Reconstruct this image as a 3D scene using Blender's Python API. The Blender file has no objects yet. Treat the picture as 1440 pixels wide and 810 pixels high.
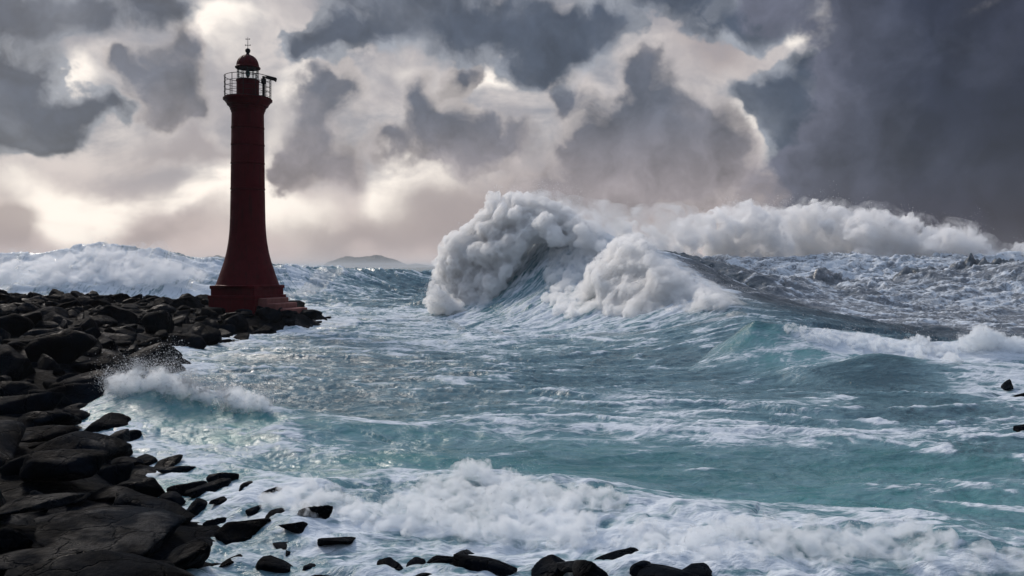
import bpy, bmesh, math, random
import numpy as np
from mathutils import Vector, Matrix

random.seed(7)
rng = np.random.default_rng(7)
SC = bpy.context.scene
COL = SC.collection
R = math.radians

# ------------------------------------------------------------------ camera
EYE = 5.6                    # eye height above the sea, metres
FPX = 1120.0                 # focal length in photograph pixels (28 mm on a 36 mm frame)
cam_d = bpy.data.cameras.new("camera")
cam_d.sensor_width = 36.0
cam_d.lens = 28.0
cam_d.shift_y = -30.0 / 1440.0
cam_d.clip_start = 0.1
cam_d.clip_end = 60000.0
cam = bpy.data.objects.new("camera", cam_d)
COL.objects.link(cam)
cam.location = (0, 0, EYE)
cam.rotation_euler = (R(90), 0, 0)
SC.camera = cam

SC.view_settings.view_transform = 'Standard'
SC.view_settings.look = 'None'
SC.view_settings.exposure = 0.0
SC.view_settings.gamma = 1.0
SC.view_settings.use_curve_mapping = False
SC.cycles.use_denoising = True
SC.cycles.max_bounces = 12
SC.cycles.diffuse_bounces = 3
SC.cycles.glossy_bounces = 3
SC.cycles.transmission_bounces = 4
SC.cycles.volume_bounces = 10
SC.cycles.transparent_max_bounces = 16
SC.cycles.sample_clamp_indirect = 6.0
SC.cycles.caustics_reflective = False
SC.cycles.caustics_refractive = False
SC.cycles.volume_max_steps = 256

def W(px, py, Y):
    """world point seen at photograph pixel (px, py) when it stands Y metres away"""
    return Vector(((px - 720.0) / FPX * Y, Y, EYE + (375.0 - py) / FPX * Y))

def WG(px, py, z=0.0):
    """world point at height z seen at photograph pixel"""
    Y = (EYE - z) * FPX / (py - 375.0)
    return W(px, py, Y)

# ------------------------------------------------------------------ node helpers
class NT:
    def __init__(self, tree):
        self.t = tree; self.n = tree.nodes; self.l = tree.links
    def node(self, typ, **kw):
        nd = self.n.new(typ)
        for k, v in kw.items():
            setattr(nd, k, v)
        return nd
    def put(self, sock, v):
        if v is None: return
        if isinstance(v, bpy.types.NodeSocket): self.l.new(v, sock)
        else: sock.default_value = v
    def math(self, op, a, b=None, c=None, clamp=False):
        nd = self.node('ShaderNodeMath', operation=op, use_clamp=clamp)
        for i, v in enumerate((a, b, c)):
            self.put(nd.inputs[i], v)
        return nd.outputs[0]
    def vmath(self, op, a, b=None, scale=None):
        nd = self.node('ShaderNodeVectorMath', operation=op)
        self.put(nd.inputs[0], a)
        if b is not None: self.put(nd.inputs[1], b)
        if scale is not None: self.put(nd.inputs['Scale'], scale)
        return nd.outputs['Value'] if op in ('DOT_PRODUCT', 'LENGTH') else nd.outputs[0]
    def noise(self, vec, scale, detail=4, rough=0.5, lac=2.0, dist=0.0, color=False, typ=None):
        nd = self.node('ShaderNodeTexNoise')
        if typ: nd.noise_type = typ
        if vec is not None: self.put(nd.inputs['Vector'], vec)
        self.put(nd.inputs['Scale'], scale); self.put(nd.inputs['Detail'], detail)
        self.put(nd.inputs['Roughness'], rough); self.put(nd.inputs['Lacunarity'], lac)
        self.put(nd.inputs['Distortion'], dist)
        return nd.outputs['Color'] if color else nd.outputs[0]
    def ramp(self, fac, stops, interp='LINEAR'):
        nd = self.node('ShaderNodeValToRGB'); cr = nd.color_ramp
        cr.interpolation = interp
        while len(cr.elements) < len(stops): cr.elements.new(0.5)
        for e, (p, c) in zip(cr.elements, stops):
            e.position = p
            e.color = c if len(c) == 4 else (*c, 1)
        self.put(nd.inputs[0], fac)
        return nd.outputs[0]
    def maprange(self, v, a, b, c=0.0, d=1.0, smooth=True):
        nd = self.node('ShaderNodeMapRange')
        nd.interpolation_type = 'SMOOTHSTEP' if smooth else 'LINEAR'
        nd.clamp = True
        for k, x in zip(('Value', 'From Min', 'From Max', 'To Min', 'To Max'), (v, a, b, c, d)):
            self.put(nd.inputs[k], x)
        return nd.outputs[0]
    def mix(self, f, a, b, blend='MIX'):
        nd = self.node('ShaderNodeMix', data_type='RGBA', blend_type=blend)
        self.put(nd.inputs[0], f)
        for i, v in ((6, a), (7, b)):
            if isinstance(v, tuple) and len(v) == 3: v = (*v, 1)
            self.put(nd.inputs[i], v)
        return nd.outputs[2]
    def mapping(self, vec, loc=(0,0,0), rot=(0,0,0), scale=(1,1,1), typ='POINT'):
        nd = self.node('ShaderNodeMapping', vector_type=typ)
        self.put(nd.inputs['Vector'], vec)
        nd.inputs['Location'].default_value = loc
        nd.inputs['Rotation'].default_value = rot
        nd.inputs['Scale'].default_value = scale
        return nd.outputs[0]
    def attr(self, name, out='Fac'):
        nd = self.node('ShaderNodeAttribute', attribute_name=name)
        return nd.outputs[out]

def lin(r, g, b):
    f = lambda c: (c/255/12.92) if c/255 <= 0.04045 else ((c/255+0.055)/1.055)**2.4
    return (f(r), f(g), f(b))

# ------------------------------------------------------------------ sky (world)
SUN_AZ = -40.0     # degrees, left of the view direction (+Y)
SUN_EL = 38.0
SKY_STRENGTH = 0.1

world = bpy.data.worlds.new("World")
SC.world = world
world.use_nodes = True
def build_world():
    T = NT(world.node_tree)
    T.n.clear()
    out = T.node('ShaderNodeOutputWorld')
    bg = T.node('ShaderNodeBackground')
    bg.inputs['Strength'].default_value = SKY_STRENGTH
    T.l.new(bg.outputs[0], out.inputs[0])
    sky = T.node('ShaderNodeTexSky', sky_type='NISHITA')
    sky.sun_disc = False
    sky.sun_elevation = R(SUN_EL)
    sky.sun_rotation = R(SUN_AZ)
    sky.air_density = 1.2; sky.dust_density = 3.0
    tc = T.node('ShaderNodeTexCoord')
    d = tc.outputs['Generated']
    sep = T.node('ShaderNodeSeparateXYZ'); T.l.new(d, sep.inputs[0])
    az = T.math('ARCTAN2', sep.outputs[0], sep.outputs[1])
    el = T.math('ARCSINE', sep.outputs[2])
    # the direction squeezed vertically towards the horizon, for layered cloud
    cmb = T.node('ShaderNodeCombineXYZ'); T.put(cmb.inputs[0], az); T.put(cmb.inputs[1], el)
    P = cmb.outputs[0]
    # turbulence that breaks every cloud outline into billows
    w1 = T.noise(P, 6.0, 2, 0.5, color=True)
    w2 = T.noise(P, 19.0, 4, 0.50, color=True)
    off = T.vmath('ADD', T.vmath('SCALE', T.vmath('SUBTRACT', w1, (0.5, 0.5, 0.5)), scale=0.08),
                  T.vmath('SCALE', T.vmath('SUBTRACT', w2, (0.5, 0.5, 0.5)), scale=0.064))
    PW = T.vmath('ADD', P, off)
    offs = T.vmath('ADD', T.vmath('SCALE', T.vmath('SUBTRACT', w1, (0.5, 0.5, 0.5)), scale=0.16),
                   T.vmath('SCALE', T.vmath('SUBTRACT', w2, (0.5, 0.5, 0.5)), scale=0.05))
    PS = T.vmath('ADD', P, offs)
    def blob(px, py, rx, ry, rot=0.0, vec=PW):
        a = math.atan((px-720)/FPX); e = math.atan((375-py)/FPX*math.cos(a))
        sx = rx/FPX*math.cos(a)**2*1.35; sy = ry/FPX*math.cos(a)*1.35
        m = T.mapping(vec, (a, e, 0), (0, 0, R(rot)), (sx, sy, 1), 'TEXTURE')
        g = T.node('ShaderNodeTexGradient', gradient_type='QUADRATIC_SPHERE')
        T.l.new(m, g.inputs[0])
        return g.outputs['Fac']
    def field(blobs, vec):
        acc = None
        for b in blobs:
            f = blob(*b[:4], rot=b[4] if len(b) > 4 else 0.0, vec=vec)
            if len(b) > 5: f = T.math('MULTIPLY', f, b[5])
            acc = f if acc is None else T.math('ADD', acc, f)
        return acc
    K = 1.0 / SKY_STRENGTH
    def C(r, g, b, k=1.0):
        x = lin(r, g, b); return tuple(v*K*k for v in x)
    # --- luminous upper overcast: veils of pale cloud
    n1 = T.noise(T.mapping(P, scale=(1.0, 1.9, 1)), 6.5, 6, 0.55, dist=0.6)
    nfine0 = T.math('SUBTRACT', T.noise(P, 24.0, 6, 0.6), 0.5)
    bright = T.maprange(T.math('ADD', n1, T.math('MULTIPLY', nfine0, .25)), 0.36, 0.66)
    base = T.mix(bright, C(150, 151, 160), C(216, 208, 205))
    # pale dust and warmth low over the horizon on the left and centre
    low = T.maprange(el, 0.0, 0.16, 1.0, 0.0)
    base = T.mix(T.math('MULTIPLY', low, 0.8), base, C(212, 194, 190))
    # glowing gaps where the sun is near
    glow = field([(110, 272, 120, 52, 0, .85), (60, 300, 200, 70, 0, .35), (450, 320, 160, 60, 0, .3), (250, 250, 200, 40, 0, .15), (330, 70, 60, 70, 0, .5), (585, 268, 80, 55), (385, 200, 35, 80, 0, .6), (115, 100, 60, 36, -20, .7),
                  (690, 110, 80, 36, 0, .6), (1050, 180, 45, 70, 35, .4), (1165, 45, 45, 25), (560, 110, 80, 30, 0, .5), (1205, 3, 40, 20),
                  (300, 260, 120, 40, 0, .6), (400, 290, 90, 50, 0, .7), (330, 25, 60, 40, 0, .35), (420, 130, 50, 40, 0, .4)], PS)
    gl = T.math('MULTIPLY', T.maprange(glow, 0.02, 0.45), T.maprange(n1, 0.20, 0.52))
    base = T.mix(gl, base, C(255, 246, 236, 1.12))
    # grey veils
    veil = field([(0, 315, 70, 60), (250, 205, 160, 22, 0, .5), (700, 300, 230, 70, 0, .75), (880, 270, 220, 80, 0, .9), (1030, 300, 170, 80, 0, .9), (480, 330, 200, 50, 0, .5),
                  (1000, 60, 160, 90, 0, .55), (240, 310, 130, 40, 0, .45)], PS)
    base = T.mix(T.maprange(veil, 0.01, 0.45, 0, 0.85), base, C(163, 152, 153))
    pal = T.maprange(T.noise(T.mapping(PS, scale=(1, 1.4, 1)), 7.5, 5, .55), .44, .62)
    base = T.mix(T.math('MULTIPLY', pal, T.maprange(el, .05, .15, 0, .55)), base, C(158, 154, 160))
    # --- cumulus, middle grey
    nd_ = T.noise(P, 8.0, 6, 0.56, dist=0.3)
    nb = T.math('ABSOLUTE', T.math('SUBTRACT', T.noise(T.vmath('ADD', P, T.vmath('SCALE', T.vmath('SUBTRACT', w2, (.5, .5, .5)), scale=.03)), 21.0, 4, .5), .5))
    v1 = T.math('MULTIPLY', nb, 3.0)
    nfine = T.math('SUBTRACT', T.noise(P, 30.0, 6, 0.62), 0.5)
    nf_ = T.math('ADD', T.math('MULTIPLY', T.math('SUBTRACT', .13, nb), .55), T.math('MULTIPLY', nfine, 0.42))
    bil = T.maprange(T.noise(PW, 13.0, 5, 0.55), 0.36, 0.64)
    em = T.math('SUBTRACT', T.noise(PW, 10.0, 5, .55), T.noise(T.vmath('ADD', PW, (-.022, .018, 0)), 10.0, 5, .55))
    em = T.math('ADD', em, T.math('MULTIPLY', T.math('SUBTRACT', .35, v1), .16))
    em = T.math('ADD', em, T.math('MULTIPLY', nfine, .16))
    em = T.maprange(em, -.20, .22, 0.70, 1.36, smooth=False)
    soft = T.noise(P, 4.5, 2, .5)
    def lit(c, k=1.0):
        g = T.node('ShaderNodeCombineXYZ')
        for i in range(3): T.put(g.inputs[i], em)
        return T.mix(k, c, T.mix(1.0, c, g.outputs[0], 'MULTIPLY'))
    def mask(f, a, b, k=1.0):
        # the noise eats into thin edges only
        g = T.math('ADD', f, T.math('MULTIPLY', nf_, T.maprange(f, 0.0, 0.10, 0, k)))
        s_ = T.maprange(soft, .40, .60, a+.13, b+.30)
        return T.maprange(g, a, s_)
    mid = field([(235, 118, 70, 58), (275, 75, 35, 38), (215, 150, 40, 30), (255, 165, 45, 25), (185, 92, 30, 25),
                 (450, 190, 66, 74), (450, 132, 42, 34), (490, 232, 46, 30), (415, 225, 38, 30), (400, 248, 40, 18),
                 (640, 204, 105, 44), (586, 140, 32, 42), (645, 104, 32, 30), (543, 205, 30, 28), (620, 165, 50, 36), (705, 205, 58, 34),
                 (820, 208, 44, 20),
                 (893, 100, 40, 36), (885, 148, 76, 58), (935, 195, 90, 62), (985, 172, 44, 32), (1015, 214, 50, 44), (850, 205, 75, 60), (930, 250, 120, 46),
                 (960, 245, 80, 36), (870, 270, 130, 34), (800, 135, 40, 36),
                 (800, 262, 90, 30), (1060, 262, 60, 44)], PW)
    midm = mask(mid, 0.04, 0.20)
    core = T.maprange(T.math('ADD', mid, T.math('MULTIPLY', bil, -0.38)), -0.16, 0.46)
    mcol = T.mix(core, C(184, 177, 176), C(93, 98, 111))
    mcol = T.mix(T.maprange(nd_, 0.45, 0.68, 0, .5), mcol, C(142, 138, 143))
    mcol = T.mix(T.maprange(el, 0.21, 0.07, 0, .75), mcol, C(160, 150, 153))
    col = T.mix(midm, base, lit(mcol))
    # --- dark slate cumulus of the upper sky
    drk = field([(0, 125, 110, 78), (70, 172, 62, 36), (50, 95, 50, 38), (112, 152, 32, 28), (152, 150, 28, 20), (-80, 80, 160, 160), (30, 190, 80, 22),
                 (110, 8, 170, 48), (250, 14, 48, 36),
                 (470, 60, 75, 38), (415, 76, 30, 26), (560, 25, 120, 58), (690, 35, 120, 55), (790, 62, 80, 58), (745, 108, 48, 30), (850, 20, 44, 40),
                 (1050, 20, 110, 44), (960, -10, 100, 28),
                 (1095, 132, 70, 44), (1150, 100, 50, 34), (1048, 138, 36, 22), (1180, 160, 70, 60), (1112, 178, 50, 36), (1130, 210, 60, 40),
                 (700, -110, 1400, 90)], PW)
    drkm = mask(drk, 0.04, 0.22)
    dcore = T.maprange(T.math('ADD', drk, T.math('MULTIPLY', bil, -0.36)), -0.16, 0.42)
    dcol = T.mix(dcore, C(148, 152, 161), C(70, 79, 95))
    dcol = T.mix(T.maprange(nd_, 0.44, 0.7, 0, .6), dcol, C(112, 118, 130))
    col = T.mix(drkm, col, lit(dcol))
    # --- the storm on the right
    st = field([(1340, 110, 200, 180), (1440, 250, 330, 170), (1245, 60, 85, 120), (1230, 225, 130, 100), (1165, 255, 110, 60), (1290, -40, 260, 80), (1330, 320, 330, 120), (1190, 345, 150, 80),
                (1650, 150, 300, 300), (1110, 232, 40, 30)], PW)
    stm = mask(st, 0.03, 0.30)
    scol = T.mix(T.maprange(T.math('ADD', st, T.math('MULTIPLY', bil, -0.25)), -0.1, 0.7), C(94, 97, 114), C(42, 47, 64))
    scol = T.mix(T.maprange(nd_, 0.44, 0.66, 0, .5), scol, C(76, 81, 98))
    scol = T.mix(T.maprange(el, 0.12, 0.0, 0, .6), scol, C(58, 56, 74))
    scol = T.mix(T.maprange(az, 0.42, 0.60, 0, .6), scol, C(36, 38, 53))
    scol = T.mix(T.maprange(az, .26, .50, .85, 0), scol, C(99, 102, 117))
    col = T.mix(stm, col, lit(scol, 1.0))
    # --- unseen sky shaped for its light: bright overhead, dim behind the viewer
    over = T.mix(T.maprange(n1, 0.35, 0.65), C(160, 180, 212), C(206, 220, 244))
    behind = T.mix(T.maprange(n1, 0.35, 0.65), C(70, 78, 92), C(104, 110, 122))
    side = T.maprange(T.math('ABSOLUTE', az), 0.9, 1.6)
    col = T.mix(side, col, behind)
    col = T.mix(T.maprange(el, 0.42, 0.8), col, over)
    # clear sky hardly shows through
    col = T.mix(0.95, sky.outputs[0], col)
    T.l.new(col, bg.inputs['Color'])
build_world()

sun_d = bpy.data.lights.new("sun", 'SUN')
sun_d.energy = 2.5
sun_d.angle = R(12)
sun_d.color = (1.0, 0.90, 0.80)
sun = bpy.data.objects.new("sun", sun_d)
COL.objects.link(sun)
sd = Vector((math.sin(R(SUN_AZ))*math.cos(R(SUN_EL)), math.cos(R(SUN_AZ))*math.cos(R(SUN_EL)), math.sin(R(SUN_EL))))
sun.rotation_euler = sd.to_track_quat('Z', 'Y').to_euler()
sun.location = sd * 200

# ------------------------------------------------------------------ numpy gradient noise
_P = np.random.default_rng(11).permutation(256).astype(np.int32)
_P = np.concatenate([_P, _P, _P])
_a = np.random.default_rng(12).uniform(0, 2*np.pi, 256)
_G2 = np.stack([np.cos(_a), np.sin(_a)], 1).astype(np.float32)
_g3 = np.random.default_rng(13).normal(size=(256, 3)); _g3 /= np.linalg.norm(_g3, axis=1)[:, None]
_G3 = _g3.astype(np.float32)
def _fade(t): return t*t*t*(t*(t*6-15)+10)
def pn2(x, y):
    x = np.asarray(x, np.float32); y = np.asarray(y, np.float32)
    xi = np.floor(x).astype(np.int32); yi = np.floor(y).astype(np.int32)
    xf = x - xi; yf = y - yi; xi &= 255; yi &= 255
    u = _fade(xf); v = _fade(yf)
    def g(dx, dy):
        h = _P[_P[(xi+dx) & 255] + ((yi+dy) & 255)]
        G = _G2[h]; return G[..., 0]*(xf-dx) + G[..., 1]*(yf-dy)
    a = g(0, 0); b = g(1, 0); c = g(0, 1); d = g(1, 1)
    return ((a + u*(b-a)) + v*((c + u*(d-c)) - (a + u*(b-a)))) * 1.5
def pn3(x, y, z):
    x = np.asarray(x, np.float32); y = np.asarray(y, np.float32); z = np.asarray(z, np.float32)
    xi = np.floor(x).astype(np.int32); yi = np.floor(y).astype(np.int32); zi = np.floor(z).astype(np.int32)
    xf = x-xi; yf = y-yi; zf = z-zi; xi &= 255; yi &= 255; zi &= 255
    u = _fade(xf); v = _fade(yf); w = _fade(zf)
    def g(dx, dy, dz):
        h = _P[_P[_P[(xi+dx) & 255] + ((yi+dy) & 255)] + ((zi+dz) & 255)]
        G = _G3[h]; return G[..., 0]*(xf-dx) + G[..., 1]*(yf-dy) + G[..., 2]*(zf-dz)
    def L(a, b, t): return a + t*(b-a)
    return L(L(L(g(0,0,0), g(1,0,0), u), L(g(0,1,0), g(1,1,0), u), v),
             L(L(g(0,0,1), g(1,0,1), u), L(g(0,1,1), g(1,1,1), u), v), w) * 1.5
def fbm3(p, scale, octv=4, gain=0.5, lac=2.03, mode=None, off=0.0):
    """mode None: plain; 'billow': rounded lumps (0..1); 'ridge': sharp crests (0..1)"""
    out = 0; a = 1.0; f = scale; tot = 0
    for k in range(octv):
        n = pn3(p[:, 0]*f+off+k*17.3, p[:, 1]*f+off*1.7+k*9.1, p[:, 2]*f+off*.3+k*5.7)
        if mode == 'billow': n = np.abs(n)
        elif mode == 'ridge': n = 1 - np.abs(n)*1.6
        out = out + a*n; tot += a; a *= gain; f *= lac
    return out / tot
def fbm2(x, y, octv=4, gain=0.5, lac=2.03, mode=None, off=0.0):
    out = 0; a = 1.0; f = 1.0; tot = 0
    for k in range(octv):
        n = pn2(x*f+off+k*17.3, y*f+off*1.7+k*9.1)
        if mode == 'billow': n = np.abs(n)
        elif mode == 'ridge': n = 1 - np.abs(n)*1.6
        out = out + a*n; tot += a; a *= gain; f *= lac
    return out / tot
def sstep(x, a, b):
    t = np.clip((x-a)/(b-a), 0, 1); return t*t*(3-2*t)

# ------------------------------------------------------------------ object helpers
def mesh_np(name, verts, faces, smooth=True):
    """mesh from numpy arrays; faces (n,3) or (n,4)"""
    me = bpy.data.meshes.new(name)
    verts = np.ascontiguousarray(verts, np.float32); faces = np.ascontiguousarray(faces, np.int32)
    k = faces.shape[1]
    me.vertices.add(len(verts)); me.vertices.foreach_set('co', verts.ravel())
    me.loops.add(faces.size); me.loops.foreach_set('vertex_index', faces.ravel())
    me.polygons.add(len(faces))
    me.polygons.foreach_set('loop_start', np.arange(0, faces.size, k, dtype=np.int32))
    if smooth: me.polygons.foreach_set('use_smooth', np.ones(len(faces), bool))
    me.update(calc_edges=True)
    return me
def set_attr(me, name, data):
    data = np.ascontiguousarray(data, np.float32)
    if data.ndim == 1:
        a = me.attributes.new(name, 'FLOAT', 'POINT'); a.data.foreach_set('value', data)
    else:
        a = me.attributes.new(name, 'FLOAT_VECTOR', 'POINT'); a.data.foreach_set('vector', data.ravel())
def link(name, me, mat=None, parent=None):
    o = bpy.data.objects.new(name, me); COL.objects.link(o)
    if mat is not None and not me.materials: me.materials.append(mat)
    if parent is not None: o.parent = parent
    return o
def tag(o, label=None, cat=None, group=None, kind=None):
    for k, v in (('label', label), ('category', cat), ('group', group), ('kind', kind)):
        if v: o[k] = v
    return o
def empty(name, loc=(0, 0, 0), rz=0.0):
    o = bpy.data.objects.new(name, None); COL.objects.link(o)
    o.location = loc; o.rotation_euler = (0, 0, rz); o.empty_display_size = 0.3
    return o
def bm_mesh(name, bm, smooth=False):
    me = bpy.data.meshes.new(name)
    bmesh.ops.recalc_face_normals(bm, faces=bm.faces)
    bm.to_mesh(me); bm.free()
    if smooth:
        me.polygons.foreach_set('use_smooth', np.ones(len(me.polygons), bool))
        me.set_sharp_from_angle(angle=R(28))
    return me
def lathe(bm, prof, seg=48, a0=0.0, close=False):
    rings = []
    for r, z in prof:
        if r < 1e-5: rings.append([bm.verts.new((0, 0, z))])
        else: rings.append([bm.verts.new((r*math.cos(a0+2*math.pi*i/seg), r*math.sin(a0+2*math.pi*i/seg), z)) for i in range(seg)])
    for A, B in zip(rings, rings[1:]):
        for i in range(seg):
            j = (i+1) % seg
            if len(A) == 1 and len(B) == 1: continue
            if len(A) == 1: bm.faces.new((A[0], B[j], B[i]))
            elif len(B) == 1: bm.faces.new((A[i], A[j], B[0]))
            else: bm.faces.new((A[i], A[j], B[j], B[i]))
    if close:
        if len(rings[0]) > 1: bm.faces.new(rings[0][::-1])
        if len(rings[-1]) > 1: bm.faces.new(rings[-1])
def tube(bm, a, b, r, seg=8, r2=None):
    a = Vector(a); b = Vector(b); d = (b-a); L = d.length
    q = d.to_track_quat('Z', 'Y'); r2 = r if r2 is None else r2
    A = [bm.verts.new(a + q @ Vector((r*math.cos(2*math.pi*i/seg), r*math.sin(2*math.pi*i/seg), 0))) for i in range(seg)]
    B = [bm.verts.new(a + q @ Vector((r2*math.cos(2*math.pi*i/seg), r2*math.sin(2*math.pi*i/seg), L))) for i in range(seg)]
    for i in range(seg):
        j = (i+1) % seg; bm.faces.new((A[i], A[j], B[j], B[i]))
    bm.faces.new(A[::-1]); bm.faces.new(B)
def box(bm, x0, x1, y0, y1, z0, z1, bev=0.0, top=None):
    v = [bm.verts.new(p) for p in ((x0,y0,z0),(x1,y0,z0),(x1,y1,z0),(x0,y1,z0),(x0,y0,z1),(x1,y0,z1),(x1,y1,z1),(x0,y1,z1))]
    f = [bm.faces.new([v[i] for i in q]) for q in ((3,2,1,0),(4,5,6,7),(0,1,5,4),(1,2,6,5),(2,3,7,6),(3,0,4,7))]
    if bev > 0:
        es = list({e for fc in f for e in fc.edges})
        bmesh.ops.bevel(bm, geom=es, offset=bev, segments=2, affect='EDGES', profile=0.6)
def ring(bm, r, z, rad, seg=40, a0=0.0, a1=2*math.pi):
    n = seg
    pts = [Vector((r*math.cos(a0+(a1-a0)*i/n), r*math.sin(a0+(a1-a0)*i/n), z)) for i in range(n+1)]
    for p, q in zip(pts, pts[1:]): tube(bm, p, q, rad, 6)

# ------------------------------------------------------------------ materials
def new_mat(name):
    m = bpy.data.materials.new(name); m.use_nodes = True
    T = NT(m.node_tree); T.n.clear()
    out = T.node('ShaderNodeOutputMaterial'); b = T.node('ShaderNodeBsdfPrincipled')
    T.l.new(b.outputs[0], out.inputs['Surface'])
    return m, T, b, out
def bump(T, h, strength, dist):
    nd = T.node('ShaderNodeBump'); nd.inputs['Strength'].default_value = strength
    nd.inputs['Distance'].default_value = dist; T.put(nd.inputs['Height'], h)
    return nd.outputs[0]
def paint(name, col, rough=0.45, wear=(0.5, 0.62), wearcol=(0.09, 0.03, 0.025), streak=True, metal=0.0):
    """weathered paint: mottled, rain-streaked, slightly bumpy"""
    m, T, b, out = new_mat(name)
    tc = T.node('ShaderNodeTexCoord').outputs['Object']
    n1 = T.noise(tc, 1.4, 6, 0.6)
    n2 = T.noise(T.mapping(tc, scale=(3.0, 3.0, 0.22)), 1.6, 5, 0.6)
    c = T.mix(T.maprange(n1, 0.35, 0.7, 0, .45), col, tuple(v*0.62 for v in col))
    if streak: c = T.mix(T.maprange(n2, wear[0], wear[1]+.10, 0, .75), c, wearcol)
    if streak: c = T.mix(T.maprange(T.noise(T.mapping(tc, scale=(5, 5, .12)), 2.2, 4, .6), .60, .74, 0, .35), c, tuple(min(1, v*1.5+.012) for v in col))
    T.put(b.inputs['Base Color'], c)
    T.put(b.inputs['Roughness'], T.maprange(n1, 0.3, 0.7, rough-.08, rough+.18))
    b.inputs['Metallic'].default_value = metal; b.inputs['Specular IOR Level'].default_value = 0.07
    T.put(b.inputs['Normal'], bump(T, T.noise(tc, 9.0, 5, 0.6), 0.25, 0.02))
    return m

# ------------------------------------------------------------------ lighthouse
M_RED = paint("red_paint", (0.064, 0.0030, 0.0055), 0.55, wearcol=(0.022, 0.005, 0.004))
M_REDBASE = paint("red_plinth_paint", (0.085, 0.0045, 0.0080), 0.55, wearcol=(0.03, 0.006, 0.006))
M_BLACK = paint("dark_iron_paint", (0.016, 0.014, 0.016), 0.45, streak=False)
M_PALE = paint("worn_concrete", (0.20, 0.085, 0.075), 0.7, wearcol=(0.10, 0.04, 0.035))
M_BRASS = paint("lamp_metal", (0.10, 0.09, 0.05), 0.3, streak=False, metal=0.8)
def glass_mat():
    m, T, b, out = new_mat("lantern_glass")
    g = T.node('ShaderNodeBsdfGlass'); g.inputs['Roughness'].default_value = 0.02; g.inputs['IOR'].default_value = 1.05
    t = T.node('ShaderNodeBsdfTransparent'); t.inputs[0].default_value = (0.95, 0.97, 0.97, 1)
    gl = T.node('ShaderNodeBsdfGlossy'); gl.inputs['Roughness'].default_value = 0.05
    mx = T.node('ShaderNodeMixShader'); mx.inputs[0].default_value = 0.04
    T.l.new(t.outputs[0], mx.inputs[1]); T.l.new(gl.outputs[0], mx.inputs[2])
    T.l.new(mx.outputs[0], out.inputs['Surface'])
    return m
M_GLASS = glass_mat()
def lens_mat():
    m, T, b, out = new_mat("green_lens_glass")
    b.inputs['Base Color'].default_value = (0.02, 0.16, 0.15, 1); b.inputs['Roughness'].default_value = 0.12
    return m
M_LENS = lens_mat()

LH_Y = 74.0
PXM = FPX / LH_Y
def lz(py): return EYE + (375 - py)/PXM
LHX = (348.5-720)/PXM
LH_Z = lz(440.0)
lighthouse = empty("lighthouse", (LHX, LH_Y, LH_Z))
tag(lighthouse, "tall dark red lighthouse with flared base, gallery and glazed lantern on the rocky breakwater", "lighthouse")
def hz(py): return (440.0 - py)/PXM      # height above the base, from the photograph
def wr(wpx): return wpx/2/PXM
# tower: a plinth drum that flares out, a long shaft with faint course joints
prof = []
for py, w in ((402, 86), (398, 83.6), (390, 78), (380, 71.5), (368, 63.5), (355, 57), (340, 52), (325, 49), (310, 47.6), (295, 47), (280, 46.5),
              (262, 46), (240, 45.5), (215, 45), (190, 44.4), (165, 43.7), (158, 43.4)):
    prof.append((wr(w), hz(py)))
# resample and cut thin joint grooves
fine = []
zs = np.linspace(prof[0][1], prof[-1][1], 120)
pr = np.array(prof)
rr = np.interp(zs, pr[:, 1], pr[:, 0])
ker = np.array([1, 2, 3, 2, 1])/9.0
rs = np.convolve(np.pad(rr, 2, mode='edge'), ker, 'valid'); rs[0] = rr[0]
joints = [hz(y) for y in (182, 206, 232, 268)]
prev = None
pts = [(float(r), float(z)) for r, z in zip(rs, zs)]
for jz in joints:
    r0 = float(np.interp(jz, zs, rs))
    pts = [q for q in pts if not (jz-.06 < q[1] < jz+.22)]
    pts += [(r0, jz-.05), (r0-.05, jz-.03), (r0-.05, jz+.03), (r0+.025, jz+.05), (r0+.025, jz+.20), (r0, jz+.21)]
pts.sort(key=lambda t: t[1])
bm = bmesh.new(); lathe(bm, pts, 72, close=True)
link("tower", bm_mesh("tower", bm, True), M_RED, lighthouse)
# square plinth of two steps with chamfered edges, turned a little towards the sea
def plinth_box(name, wpx, y0, y1, lip=0.0):
    h = wr(wpx); bm = bmesh.new()
    box(bm, -h, h, -h, h, hz(y1), hz(y0), 0.07)
    if lip:
        box(bm, -h-lip, h+lip, -h-lip, h+lip, hz(y0)-.28, hz(y0)+0.03, 0.05)
    me = bm_mesh(name, bm)
    return link(name, me, M_REDBASE, lighthouse)
pa = plinth_box("plinth", 70, 401.5, 416, lip=0.07)
pb = plinth_box("plinth_step", 74, 415, 470, lip=0.05)
for o in (pa, pb): o.rotation_euler.z = R(-17)
# base moulding where the flare meets the plinth
bm = bmesh.new(); r = wr(86.5)
lathe(bm, [(r-.3, hz(402.5)), (r, hz(402.4)), (r+.05, hz(401.8)), (r+.05, hz(400.8)), (r-.05, hz(400)), (r-.25, hz(399.5))], 72)
link("base_moulding", bm_mesh("base_moulding", bm, True), M_REDBASE, lighthouse)
# gallery: cornice stepping outwards and the walkway
bm = bmesh.new()
lathe(bm, [(wr(43), hz(160)), (wr(44.5), hz(159)), (wr(45.6), hz(157)), (wr(45.6), hz(155.4)), (wr(47.8), hz(155)), (wr(48.2), hz(152)), (wr(50.5), hz(151.6)), (wr(50.5), hz(149.6)),
           (wr(55.5), hz(149)), (wr(57), hz(146.8)), (wr(63.5), hz(142.4)), (wr(66.5), hz(141.6)), (wr(66.5), hz(139.6)), (wr(64), hz(139.2)), (0.4, hz(139))], 72)
link("gallery", bm_mesh("gallery", bm, True), M_RED, lighthouse)
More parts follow.
